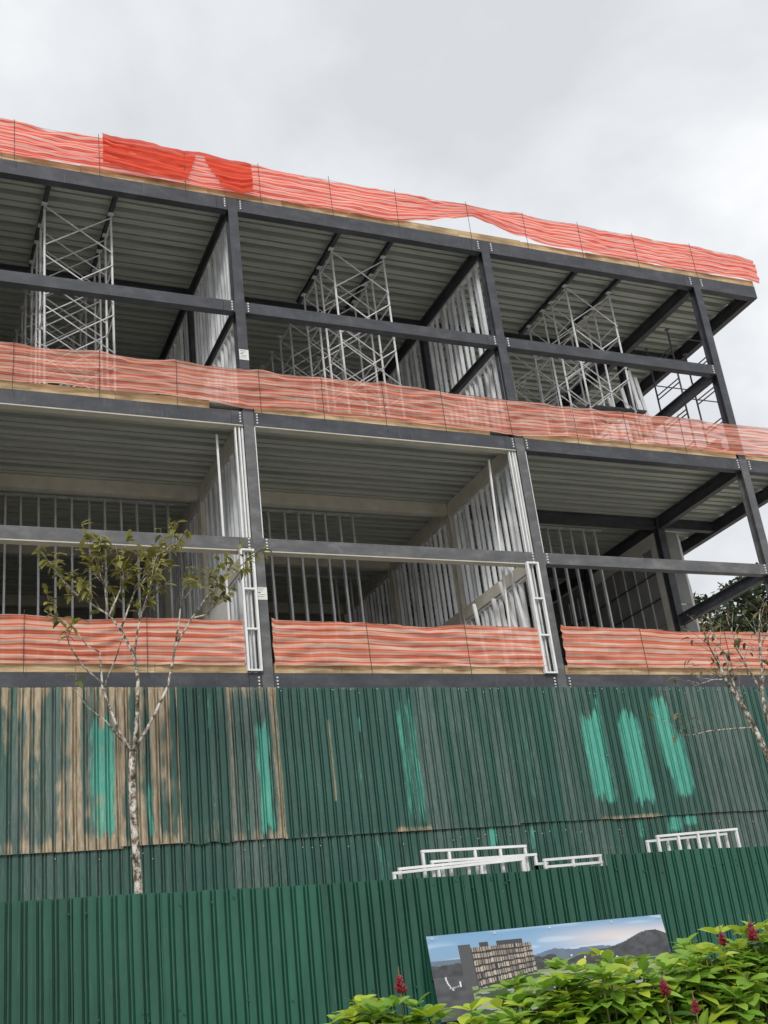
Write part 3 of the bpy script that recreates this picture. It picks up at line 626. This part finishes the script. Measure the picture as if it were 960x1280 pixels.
STROKES = [(-3.0,-.7,-2.95,.22,1.1),(-2.82,-1.2,-2.75,.06,.6),(-.27,-.75,-2.93,.12,1.1),(-2.26,-1.9,-2.9,.04,.7),(-2.45,-1.6,-2.6,.03,.4),(2.42,-.4,-2.9,.08,.56),(2.62,-.4,-2.92,.08,.56),(1.60,-.85,-1.2,.03,.6),(1.5,-1.7,-2.1,.03,.4),
           (6.52,-.70,-2.72,.24,1.15),(6.75,-.5,-1.1,.05,.6),(7.42,-.70,-2.80,.26,1.15),(8.30,-.45,-2.3,.22,1.15),(8.46,-1.1,-2.7,.24,1.1),(5.0,-1.0,-2.6,.12,.22),(-1.2,-.35,-1.1,.03,.5),(-.62,-2.4,-2.85,.025,.6),
           (4.0,-2.9,-3.35,.09,.95),(4.85,-2.9,-3.5,.06,.6),(5.3,-2.9,-3.3,.03,.45),(7.25,-2.9,-3.4,.08,.6),(8.05,-2.9,-3.3,.16,.95),(8.45,-2.9,-3.15,.16,.9),(9.4,-2.9,-3.25,.04,.5),(1.75,-3.1,-3.9,.08,.35)]
def mask_upper(x, z, px, n, seed):
    low = seed >= 40                                         # sheets of the lower tier carry only faint streaks
    t = (-.33-z)/2.6                                         # 0 at the top, 1 at the lower edge
    st = vn(x*15, z*.3, 5); st2 = vn(x*31, z*1.1, 6); bl = vn(x*2.2, z*.8, 9)
    dirt = 0.
    if x < -1.74:
        dirt = .27+1.5*(st-.5)+.55*(st2-.5)+.4*(bl-.5)+.5*(vn(x*7,z*5,12)-.5)+.42*sstep(.22,.0,t+.25*(vn(x*9,0,8)-.5))+.55*sstep(.90,1.,t)
        for (c, wv, s) in ((-4.05,.07,.45),(-3.45,.16,.35),(-2.66,.05,.35),(-1.88,.10,.45),(-4.5,.2,.1)): dirt += s*max(0,1-abs(x-c)/wv)
    elif -.89 < x < .05:
        e = max(sstep(.16,.0,x+.89), sstep(-.13,.0,x)); dirt = .75*e+.45*sstep(.14,.0,t)+.3*sstep(.93,1.,t)+.7*(st-.5)
    elif x <= -.89: dirt = .22*sstep(.75,.95,t)*(.6+bl)+.35*(st-.55)
    else:
        dirt = .10*(st-.4)+.35*sstep(.985,1.,t)*(st2) + (.75*max(0,1-abs(x-.985)/.022) if -2.4 < z < -.95 else 0)
        if 1.3 < x < 1.6: dirt += .4*sstep(.04,.0,t)
        if 2.1 < x < 2.8: dirt += .4*sstep(.965,.995,t)*(.5+st)
        if 6.4 < x < 7.8: dirt += .42*sstep(.97,.995,t)*(.5+st)
    if low: dirt = .10*sstep(.2,.0,-2.95-z)+.35*(st-.55)
    paint = 0.
    for (c, a, b, wv, s) in STROKES:
        if (a < -2.85) == low and b-.05 < z < a+.05:
            g = max(0, 1-abs(x+.03*(vn(z*3,c,4)-.5)*2-c)/(wv*(1.05+.5*vn(z*2.2,c,3))))
            q_ = min(1., (a-b)/1.4); j1 = .45*q_*(vn(x*26,c,31)-.3); j2 = .35*q_*(vn(x*26,c,32)-.3)
            g = min(1, g*1.5)*sstep(a+.02-max(0,j1),a-.25*q_-max(0,j1),z)*sstep(b-.02+max(0,j2),b+.16*q_+max(0,j2),z)*(.72+.5*vn(x*40,z*1.2,33)); paint = max(paint, s*g)
    if paint > .3: dirt -= .45*paint
    fade = .24+.55*(vn(x*1.3,0,21)-.45)+.5*(vn(x*6,z*.5,22)-.5)
    if x < -1.74 and not low: fade += .22
    if x > 9: fade += .2
    if -.9 < x < .0: fade += .3
    return max(0,dirt), paint*.95, max(0,fade)
uf = thing('site_fence', (-5.8,-.25,-6.5), 'tall weathered green corrugated fence under the building with rust-brown dirt and mint paint strokes', 'fence')
edges = [-5.8,-4.78,-3.76,-2.74,-1.73,-.88,.03,1.3,2.5,3.58,4.6,5.6,6.62,7.64,8.66,9.68,10.7,11.72,12.74,13.76]
for i, (a, b) in enumerate(zip(edges, edges[1:])):
    o1 = random.uniform(-.012,.012); o2 = random.uniform(-.02,.02)
    zbot = (lambda q: (lambda x: -2.965+.004*x+q+(.02*math.sin(x*14) if -1.7 < x < -.9 else 0)))(o2)
    sheet(uf, a-.01, b-a+.025, zbot, (lambda q: (lambda x: -.335+q))(o1), -.25+.004*(i % 2), 'sheet_old', 56, mask_upper, 0., i)
    sheet(uf, a-.01+.03, b-a+.025, lambda x: -6.6, lambda x: -2.80, -.205+.004*(i % 2), 'sheet_old', 40, mask_upper, 0., i+40)
mb = MB()
for i, x in enumerate(np.arange(-5.7, 13.5, .17)):
    for zc, yy in ((-.42,-.256),(-3.12,-.212),(-1.7,-.256)):
        if random.random() < (.3,.35,.06)[(-.42,-3.12,-1.7).index(zc)]:
            zj = zc+random.uniform(-.06,.06); xj = x+.05+random.uniform(-.03,.03); mb.tube([(xj,yy+.012,zj),(xj,yy-.006,zj)], .008, 5)
tag(part('fixing_screws', mb, M['bolt'], uf), kind='stuff')
lf = thing('hoarding_fence', (-6.2,-5,-7.2), 'clean dark green corrugated hoarding standing in front, with a billboard leaning on it', 'fence')
x = -6.3; i = 0
while x < 8.4:
    wd = 1.02; st = 0 if x < 2.9 else .155
    if abs(x-2.9) < .5 and x < 2.9: wd = 3.13-x if 3.13-x < 1.4 else 1.02
    top = (lambda s, q: (lambda xx: -4.235-.012*(xx+5)+s+q+q*.6*math.sin(xx*3)))(0.155 if x > 3.0 else 0., random.uniform(-.014,.014))
    sheet(lf, x, wd+.02, lambda xx: -7.19, top, -5.0+.005*(i % 2), 'sheet_new', 30, None, 0., 100+i)
    x += wd; i += 1
mb = MB()
for k in range(60):
    xx = random.uniform(-5.8,6.5); zz_ = random.choice((-4.42,-5.6))+random.uniform(-.06,.06)
    mb.tube([(xx,-5.0,zz_),(xx,-5.022,zz_)], .012, 6)
tag(part('fixing_screws', mb, M['sheet_new'], lf), kind='stuff')

# ------------------------------------------------------------------ white wall frames behind the hoarding
def wall_frame(label, x0, x1, zt0, zt1, y, n, rails=(0,), lean=.0):
    zb = -6.57; o = thing('wall_frame', (x0, y, zb), label, 'frame', 'white frames standing behind the hoarding'); wv = .022
    f = lambda x: zt0+(zt1-zt0)*(x-x0)/(x1-x0)
    for k in range(n+1):
        x = x0+(x1-x0)*k/n; part('upright', MB().bar((x,y,zb),(x,y,f(x)-.018),.034,.04,(0,1,0)), M['white'], o)
    for rz in rails: part('rail', MB().bar((x0-.022,y-.004,f(x0)-rz),(x1+.022,y-.004,f(x1)-rz),.04,.034), M['white'], o)
wall_frame('tallest white wall frame behind the hoarding, four openings wide', .46, 2.06, -3.92, -3.935, -4.62, 4, (0,.6))
wall_frame('white wall frame half hidden in front of the tallest frame', .55, 2.16, -4.075, -4.07, -4.70, 3, (0,.6))
wall_frame('long low white wall frame before the tallest frame', .02, 1.92, -4.15, -4.10, -4.78, 3, (0,.6))
wall_frame('lowest white wall frame poking out at the end of the stack', -.10, 1.85, -4.21, -4.14, -4.86, 3, (0,.6))
wall_frame('low white frame with two close rails beside the stack', 2.24, 3.16, -4.165, -4.155, -4.80, 2, (0,.095))
wall_frame('narrow white frame wedged between the stack and the low frame', 2.16, 2.32, -4.20, -4.20, -4.70, 1, (0,))
wall_frame('white wall frame standing alone behind the hoarding, four openings wide', 4.22, 5.68, -3.94, -3.905, -4.80, 4, (0,.6))
wall_frame('white wall frame hidden close behind the one standing alone', 4.12, 5.58, -3.985, -3.95, -4.66, 4, (0,.6))

# ------------------------------------------------------------------ billboard leaning on the hoarding
BW, BH = 3.66, 1.02
def bill_rgb(u, v):           # u 0..1 left to right, v 0..1 bottom to top: a dusk landscape print with a lit block
    ridge = .50+.31*math.exp(-((u-.93)/.16)**2)+.10*math.exp(-((u-.66)/.12)**2)+.02*vn(u*22,0,1)
    far = .64+.06*vn(u*6,0,2)+.05*math.exp(-((u-.5)/.06)**2)
    c = np.array((.30,.40,.52))*(1-v)*1.5+np.array((.17,.33,.52))*v
    warm = math.exp(-((v-.80+.1*(u-.6))/.13)**2)*sstep(.35,.8,u); c = c*(1-.8*warm)+np.array((.72,.62,.58))*.8*warm
    cl = sstep(.5,.75,vn(u*7+v*3, v*16, 3)); c = c*(1-.35*cl)+np.array((.62,.72,.82))*.35*cl
    if u < .3: c = c*(.75+.25*sstep(.5,1.,v))
    if v < far: c = np.array((.12,.16,.22))*(.9+.2*vn(u*30,v*12,14))
    if v < ridge or (u < .5 and v < .62+.03*vn(u*40,1,4)): c = np.array((.045,.047,.052))*(.7+.8*vn(u*60,v*26,5))*(1+.5*sstep(.45,.8,v)*vn(u*25,v*10,15))
    if v < .46+.03*vn(u*9,2,6) and u > .12:
        g = vn(u*14-v*6, v*20, 7); c = np.array((.045,.085,.028))*(.6+g)
        if g > .55: c = np.array((.20,.27,.10))
        if vn(u*18+v*14, v*26, 8) > .70: c = np.array((.30,.31,.32))
        if abs(v-.40+.10*(u-.6)) < .02 and u > .45: c = np.array((.26,.34,.12))
    if u <= .14 and v < .5: c = np.array((.07,.072,.078))*(.7+.6*vn(u*30,v*20,9))
    # the block: dark end wall, five lit storeys seen at an angle
    if .115 < u < .165 and .36 < v < .86: c = np.array((.075,.078,.078))
    if .165 <= u < .41:
        t = (u-.165)/.245; top = .82+.0*t; bot = .33+.12*t
        if bot < v < top:
            s = (v-bot)/(top-bot)*6; q = t*30; c = np.array((.03,.03,.032))
            if (s % 1) > .30 and (q % 1) > .28 and vn(math.floor(q)*3.1, math.floor(s)*5.7, 10) > .12:
                k_ = .25+1.15*vn(math.floor(q)*.7, math.floor(s)*2.9, 11); c = np.array((.50,.43,.35))*k_*.75
        elif top <= v < top+.045 and int(t*7) in (1,3,4,5): c = np.array((.05,.052,.055))
    for (a, b_, rr) in ((.70,.50,.007),(.62,.56,.006),(.755,.52,.008),(.565,.60,.006)):
        if (u-a)**2*12+(v-b_)**2 < rr**2*4: c = np.array((.75,.75,.72))
    if abs(u-.040-.9*(v-.44)**2-.10*(.52-v)) < .003 and .34 < v < .50: c = np.array((.62,.63,.63))
    if abs(v-.36-.5*(u-.05)) < .008 and .05 < u < .09: c = np.array((.3,.3,.3))
    if .093 < u < .099 and .37 < v < .43: c = np.array((.7,.7,.7))
    return c
def billboard():
    tlx, tlz, trx, trz = .16, -5.035, 3.82, -5.04
    base = (2., -5.2, -7.2)
    o = thing('billboard', base, 'landscape-print billboard of a lit apartment block leaning on the green hoarding', 'billboard')
    yt, yb = -5.055, -5.22
    part('backing', MB().box(.165,3.815,-.0,.0,0,0) if False else MB().bar((1.99,yt+.02,trz-.002),(1.99,yb+.02,trz-BH),3.645,.025,(0,1,0)), M['board_grey'], o)
    nu, nv = 330, 92; V = []; F = []; C = []
    for j in range(nv+1):
        for i in range(nu+1):
            u = i/nu; v = j/nv
            V.append((tlx+u*BW-base[0], yb+(yt-yb)*v-base[1], trz-BH+BH*v-base[2]))
    for j in range(nv):
        for i in range(nu):
            a = j*(nu+1)+i; F.append((a,a+1,a+nu+2,a+nu+1)); C.append(bill_rgb((i+.5)/nu,(j+.5)/nv))
    me = bpy.data.meshes.new('print'); me.from_pydata(V, [], F)
    at = me.color_attributes.new('ink', 'FLOAT_COLOR', 'CORNER')
    a4 = np.ones((len(C),4,4), dtype=np.float32); a4[:,:,:3] = np.array(C, dtype=np.float32)[:,None,:]; at.data.foreach_set('color', a4.ravel())
    m, t, Nn, Ll, P = mat_base('printed_panel'); an = Nn.new('ShaderNodeAttribute'); an.attribute_name = 'ink'; Ll.new(an.outputs['Color'], P.inputs['Base Color']); P.inputs['Roughness'].default_value = .35
    me.materials.append(m); me.update(); link('print', me, o, base)
    mb = MB()
    for u in (.02,.27,.5,.77,.985): mb.tube([(tlx+u*BW,yt-.002,trz-.035),(tlx+u*BW,yt-.02,trz-.035)], .014, 6)
    tag(part('fixing_screws', mb, M['bolt'], o), kind='stuff')
    for x in (.9, 3.0): part('prop', MB().bar((x,yb+.03,-7.21),(x,yb+.05,trz-BH+.1),.06,.04), M['pine'], o)
billboard()

# ------------------------------------------------------------------ vegetation
def leaf_mesh(name, ln, wd, mat, droop=.25, fold=.18):
    st = [(0,.08),(.16,.62),(.40,1.),(.66,.88),(.86,.50),(1,.02)]; mb = MB()
    for (t_, wv) in st:
        y = ln*t_; z = -droop*ln*t_*t_; h = wd/2*wv
        mb.v += [(-h, y, z+fold*h), (0, y, z), (h, y, z+fold*h)]
    for i in range(len(st)-1):
        a = i*3; mb.f += [(a,a+1,a+4,a+3),(a+1,a+2,a+5,a+4)]
    me = mb.mesh(name=name, smooth=True); me.materials.append(mat); return me
def leaf_rot(d, n):
    d = d.normalized(); x = d.cross(n)
    if x.length < 1e-3: x = Vector((1,0,0))
    x.normalize(); z = x.cross(d); return Matrix((x, d, z)).transposed()
SHL = {}
for mk in ('leaf_lime','leaf_green','leaf_deep'):
    SHL[mk] = [leaf_mesh('leaf', .145, .084, M[mk], d, f) for d, f in ((.18,.25),(.38,.18),(.58,.12))]
def top_z(x):   # crest of the hedge
    return float(np.interp(x, [-4.45,-4.1,-3.8,-3.55,-3.2,-2.9,-2.65,-2.35,-2.1,-1.9,-1.65,-1.3,-.8,-.2], [-6.02,-5.83,-5.80,-5.92,-5.90,-5.80,-5.70,-5.79,-5.76,-5.85,-5.69,-5.66,-5.62,-5.6]))
def shrub(label, cx, cyy, rad, seed, nst=52):
    rs = random.Random(seed); zb = -7.28
    o = thing('flowering_shrub', (cx, cyy, zb), label, 'shrub', 'shrubs in the hedge before the hoarding')
    stems = MB(); inner = MB(); cnt = 0
    for s in range(nst):
        a = rs.uniform(0, 2*math.pi); q = rad*math.sqrt(rs.random()); x = cx+q*math.cos(a); yy = cyy+q*math.sin(a)*1.15
        zt_ = top_z(x+.10*(yy+13.2)) - rs.random()**1.6*.62 - .10*(q/rad)**2 - (.10 if rs.random() < .3 else 0)
        bx_ = cx+(x-cx)*.35; by_ = cyy+(yy-cyy)*.35
        stems.tube([(bx_,by_,zb),((bx_+x)/2,(by_+yy)/2,(zb+zt_)/2-.1),(x,yy,zt_-.03)], [.012,.009,.005], 5)
        h = (zt_-(top_z(x)-.62))/.62
        for ring in range(3):
            zc = zt_-ring*.075; nl = (5,5,4)[ring]
            for k_ in range(nl):
                th = a+ring*.7+k_*2*math.pi/nl+rs.uniform(-.35,.35); el = (.55,.12,-.25)[ring]+rs.uniform(-.3,.3)
                d = Vector((math.cos(th)*math.cos(el), math.sin(th)*math.cos(el), math.sin(el)))
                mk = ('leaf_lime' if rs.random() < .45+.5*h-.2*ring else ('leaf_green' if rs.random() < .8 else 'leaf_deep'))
                s_ = rs.uniform(.6,1.35)*(.7 if ring == 0 else 1)
                nvec = Vector((rs.uniform(-.3,.3), rs.uniform(-.3,.3)-.15, 1))
                if cnt < 298 and (yy < cyy+rad*.55 or h > .5):
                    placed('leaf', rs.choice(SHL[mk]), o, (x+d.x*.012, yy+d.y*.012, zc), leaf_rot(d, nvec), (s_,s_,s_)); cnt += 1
                else:
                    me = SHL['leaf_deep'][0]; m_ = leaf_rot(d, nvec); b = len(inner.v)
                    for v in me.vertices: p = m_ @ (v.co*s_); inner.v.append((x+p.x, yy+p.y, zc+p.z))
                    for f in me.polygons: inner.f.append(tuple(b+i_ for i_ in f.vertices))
    for s in range(260):           # shaded leaves inside the shrub
        a = rs.uniform(0, 2*math.pi); q = rad*1.05*math.sqrt(rs.random()); x = cx+q*math.cos(a); yy = cyy+q*math.sin(a)
        z = rs.uniform(-7.15, top_z(x)-.22); d = Vector((rs.uniform(-1,1), rs.uniform(-1,1), rs.uniform(-.5,.4)))
        m_ = leaf_rot(d, Vector((0,0,1))); me = SHL['leaf_deep'][0]; b = len(inner.v)
        for v in me.vertices: p = m_ @ v.co; inner.v.append((x+p.x, yy+p.y, z+p.z))
        for f in me.polygons: inner.f.append(tuple(b+i_ for i_ in f.vertices))
    tag(part('stems', stems, M['stem'], o), kind='stuff')
    tag(part('inner_foliage', inner, M['leaf_green'], o), kind='stuff')
    return o
sh = [(-4.12,-13.1,.30,'end shrub of the hedge, low, with one red flower spike'),(-3.74,-12.9,.30,'low bright green shrub below the billboard corner'),(-3.35,-13.2,.30,'low lime shrub below the lit block on the billboard'),(-2.95,-13.0,.32,'lime shrub covering the lower edge of the billboard'),
      (-2.58,-13.25,.30,'tall lime shrub rising over the hills on the billboard'),(-2.2,-13.0,.30,'leafy shrub with red spike beside the billboard end'),(-1.85,-13.25,.28,'dense lime shrub just past the billboard'),(-1.48,-12.95,.32,'tall shrub bearing two red flower heads'),(-1.1,-13.2,.32,'tall green shrub at the hedge end away from the billboard'),(-.7,-12.9,.32,'last tall shrub of the hedge beyond the red flower heads')]
for i, (x, y, rd, lb) in enumerate(sh): shrub(lb, x, y, rd, 500+i)
for i, (x, y, z, s, lb) in enumerate(((-3.80,-13.15,-5.80,1.,'red flower spike on the low end shrub'),(-2.33,-13.75,-6.08,.8,'thin red flower spike low in the hedge'),(-2.33,-13.5,-5.98,1.,'red flower spike deep among lime leaves'),(-1.62,-13.2,-5.74,.9,'slender red flower spike at the top of tall shrub'),(-1.38,-13.2,-5.73,1.15,'broad double red flower head at the hedge top'))):
    o = thing('flower_spike', (x,y,z), lb, 'flower', 'red flowers in the hedge'); rs = random.Random(i)
    part('stalk', MB().tube([(x,y,z-.25),(x,y,z+.12*s)], [.006,.003], 5), M['stem'], o)
    mb = MB()
    for k_ in range(46):
        h = k_/46; th = k_*2.4; r_ = (.017*(1-h)+.006)*s*rs.uniform(.4,1.5); zc = z-.02+h*.075*s+rs.uniform(-.006,.006)
        mb.tube([(x+math.cos(th)*r_*.3,y+math.sin(th)*r_*.3,zc),(x+math.cos(th)*r_,y+math.sin(th)*r_,zc+.014*s),(x+math.cos(th)*r_*1.35,y+math.sin(th)*r_*1.35,zc+.022*s)], [.004*s,.009*s,.002*s], 4)
    tag(part('petals', mb, M['flower'], o), kind='stuff')
# the planted bed under the hedge
tag(solo('planting_bed', MB().box(-5.0,3.,-14.2,-11.9,-7.45,-7.14), M['ground'], (-1,-13,-7.4)), 'soil bed under the hedge', 'bed', kind='structure')

OLV = {k_: [leaf_mesh('leaf', .17, .085, M[k_], d, f) for d, f in ((.25,.3),(.5,.2),(.7,.1))] for k_ in ('leaf_olive','leaf_dry')}
def tree(label, branches, radii, yb, seed, mk, tips, nleaf, ground_z, base_x, leafy):
    rs = random.Random(seed); o = thing('young_tree', (base_x, yb, ground_z), label, 'tree')
    cnt = 0; paths = {}; extra = MB()
    for nm, pts in branches.items():
        off = rs.uniform(-.45,.45) if nm != 'main' else 0
        n = len(pts); p3 = []
        for i, (x, z) in enumerate(pts):
            t_ = 0 if n == 1 else i/(n-1); p3.append(Vector((x+rs.uniform(-.012,.012), yb+off*t_, z)))
        paths[nm] = p3
    # join children to the depth of the parent branch they leave
    for nm, p3 in paths.items():
        if nm == 'main': continue
        best = None
        for n2, q3 in paths.items():
            if n2 == nm: continue
            for q in q3:
                dd = (q.x-p3[0].x)**2+(q.z-p3[0].z)**2
                if best is None or dd < best[0]: best = (dd, q)
        if best[0] < .02:
            dy_ = best[1].y-p3[0].y
            for i, p in enumerate(p3): p.y += dy_
    for nm, p3 in paths.items():
        r0, r1 = radii.get(nm, (.018,.005)); n = len(p3)
        rads = [r0+(r1-r0)*i/(n-1) for i in range(n)]
        part('trunk' if nm == 'main' else 'branch', MB().tube(p3, rads, 9 if nm == 'main' else 6), M['bark'], o, smooth=True)
    for nm, p3 in paths.items():
        if nm == 'main' or nm not in leafy: continue
        d0, ntw = leafy[nm]; segs = len(p3)-1; tw = MB()
        for k_ in range(ntw):
            t_ = (d0+(1-d0)*(k_+rs.random())/ntw)*segs; i = min(int(t_), segs-1); p = p3[i].lerp(p3[i+1], t_-i)
            dr = (p3[i+1]-p3[i]).normalized(); d = (dr*.6+Vector((rs.uniform(-.8,.8), rs.uniform(-.8,.8), rs.uniform(.0,.9)))).normalized(); ln = rs.uniform(.2,.6)
            e_ = p+d*ln; mid = p+d*ln*.5+Vector((0,0,rs.uniform(-.02,.04))); tw.tube([p,mid,e_], [.006,.004,.0025], 5)
            for q in range(rs.randint(*tips)):
                f_ = .45+.55*rs.random() if q else 1.; pos = p.lerp(e_, f_); ld = (d*.5+Vector((rs.uniform(-1,1), rs.uniform(-1,1), rs.uniform(-.9,.3)))).normalized(); s_ = rs.uniform(.7,1.15)
                mrot = leaf_rot(ld, Vector((rs.uniform(-.4,.4), rs.uniform(-.6,.1), 1)))
                if rs.random() < nleaf and cnt < 298: placed('leaf', rs.choice(OLV[mk]), o, tuple(pos), mrot, (s_,s_,s_)); cnt += 1
                else:
                    b_ = len(extra.v); me = OLV[mk][0]
                    for v in me.vertices: pp = mrot @ (v.co*s_)+pos; extra.v.append(tuple(pp))
                    for f in me.polygons: extra.f.append(tuple(b_+i_ for i_ in f.vertices))
        if tw.v: tag(part('twigs', tw, M['bark'], o, smooth=True), kind='stuff')
    if extra.v: tag(part('foliage', extra, M[mk], o, smooth=True), kind='stuff')
    return o
LT = {'main': [(-2.93,-6.55),(-2.95,-5.2),(-2.98,-3.92),(-2.99,-3.34),(-3.02,-2.66),(-3.02,-2.2),(-2.99,-1.97)],
 'mid': [(-2.99,-1.97),(-2.92,-1.37),(-2.88,-.89),(-2.93,-.5),(-3.13,-.07),(-3.3,.14),(-3.7,.4),(-3.9,.58),(-4.19,.95)],
 'midup': [(-3.13,-.07),(-3.01,.24),(-2.86,.6),(-2.62,.92),(-2.35,1.29),(-2.05,1.61)],
 'mid2': [(-2.93,-.5),(-2.88,-.12),(-2.79,.27),(-2.69,.61),(-2.64,1.01)],
 'right': [(-2.97,-1.94),(-2.7,-1.49),(-2.44,-.97),(-2.29,-.32),(-2.01,.13),(-1.72,.56),(-1.32,.9),(-1.05,1.15)],
 'right2': [(-2.29,-.32),(-2.19,.16),(-2.13,.49),(-2.03,.83)], 'right3': [(-2.01,.13),(-1.73,.24),(-1.44,.51)],
 'left': [(-3.0,-1.99),(-3.18,-1.61),(-3.39,-.96),(-3.42,-.38),(-3.59,-.26),(-3.82,.09),(-4.21,.34)],
 'left2': [(-3.39,-.96),(-3.27,-.63),(-3.15,-.25)], 'thin': [(-3.02,-1.97),(-3.41,-1.54),(-3.69,-1.36),(-3.89,-1.1)],
 'up': [(-3.3,.14),(-3.37,.58),(-3.51,.91),(-3.58,1.17)], 'up2': [(-3.3,.14),(-3.1,.59),(-3.12,.99)], 'lo': [(-3.39,-.96),(-3.69,-.73),(-3.92,-.45),(-4.0,-.26)]}
tree('slim pale-barked young tree with olive leaves standing before the dirt-streaked fence', LT, {'main': (.068,.05), 'mid': (.034,.006), 'right': (.026,.006), 'left': (.024,.005), 'midup': (.017,.005), 'thin': (.014,.004)}, -2.5, 11, 'leaf_olive', (4,8), .45, -6.6, -2.93,
     {'mid': (.62,17), 'midup': (.35,18), 'mid2': (.3,12), 'right': (.68,15), 'right2': (.5,6), 'right3': (.4,6), 'left': (.75,3), 'up': (.25,15), 'up2': (.25,14), 'lo': (.7,2), 'thin': (.85,1)})
RT = {'main': [(9.15,-6.55),(9.08,-5.),(9.0,-3.78),(8.93,-3.13),(8.71,-2.28),(8.48,-1.54),(8.38,-1.31),(8.16,-.85),(8.1,-.58),(8.09,-.23)],
 'two': [(8.86,-2.76),(8.9,-1.61),(8.86,-1.17),(8.96,-.73),(9.01,-.29),(9.07,.09),(9.17,.48)], 'three': [(8.38,-1.31),(8.28,-.94),(8.18,-.31),(7.95,.08)],
 'four': [(8.86,-1.17),(8.75,-.7),(8.6,-.31),(8.61,.18)], 'five': [(9.01,-.29),(9.37,.11),(9.67,.45)], 'six': [(8.16,-.85),(7.84,-.86),(7.4,-.98)],
 'twig': [(8.53,-1.77),(7.96,-1.79),(7.54,-1.81),(7.12,-1.88),(6.88,-1.73)], 'sev': [(8.1,-.58),(7.82,-.27),(7.61,-.08)], 'eig': [(8.48,-1.54),(8.43,-1.09),(8.14,-.78),(7.82,-.68)]}
tree('nearly bare pale-barked young tree with few brown leaves before the mint-painted fence', RT, {'main': (.095,.012), 'two': (.05,.008), 'twig': (.016,.005), 'three': (.026,.006), 'four': (.026,.006)}, -2.5, 23, 'leaf_dry', (0,2), 1., -6.6, 9.15,
     {'main': (.6,14), 'two': (.35,20), 'three': (.2,16), 'four': (.2,14), 'five': (.2,10), 'six': (.3,9), 'sev': (.2,12), 'eig': (.2,11), 'twig': (.5,6)})
# big dark trees on the slope behind the open end
def big_tree(label, x, y, zg, zc, rad, seed):
    rs = random.Random(seed); o = thing('broadleaf_tree', (x,y,zg), label, 'tree', 'dark trees behind the building')
    part('trunk', MB().tube([(x,y,zg-.3),(x+.1,y,zg+(zc-zg)*.5),(x,y,zc)], [.35,.28,.15], 9), M['bark_dark'], o, smooth=True)
    lm = MB()
    for k_ in range(9):
        a = rs.uniform(0,6.28); e_ = Vector((math.cos(a)*rad*.7, math.sin(a)*rad*.7, rs.uniform(-.2,.8)*rad)); lm.tube([(x,y,zc-1.),(x+e_.x*.5,y+e_.y*.5,zc+e_.z*.4),(x+e_.x,y+e_.y,zc+e_.z)], [.12,.07,.03], 6)
    tag(part('limbs', lm, M['bark_dark'], o), kind='stuff')
    cl = MB(); cs = [Vector((rs.gauss(0,.45), rs.gauss(0,.45), rs.gauss(0,.38)))*rad for _ in range(42)]
    for c in cs:
        rc = rad*rs.uniform(.16,.30)
        for q in range(150):
            d = Vector((rs.gauss(0,1), rs.gauss(0,1), rs.gauss(0,1))).normalized(); p = Vector((x,y,zc))+c+d*rc*rs.random()**.4
            m_ = leaf_rot(Vector((rs.uniform(-1,1),rs.uniform(-1,1),rs.uniform(-.8,.4))), d+Vector((0,0,.5))); s_ = rs.uniform(.22,.40); b = len(cl.v)
            for (lx, ly) in ((-.28,.4),(0,0),(.28,.4),(0,1)): v = m_ @ Vector((lx*s_, ly*s_, 0)); cl.v.append(tuple(p+v))
            cl.f.append((b,b+1,b+2,b+3))
    tag(part('crown', cl, M['leaf_far'], o), kind='stuff')
big_tree('dark tree seen past the open end of lower storey', 35.2, 24., -3.5, 10.6, 3.6, 1)
big_tree('lower dark tree in front of the taller one past the open end', 31.6, 24.5, -3.5, 8.4, 2.5, 2)
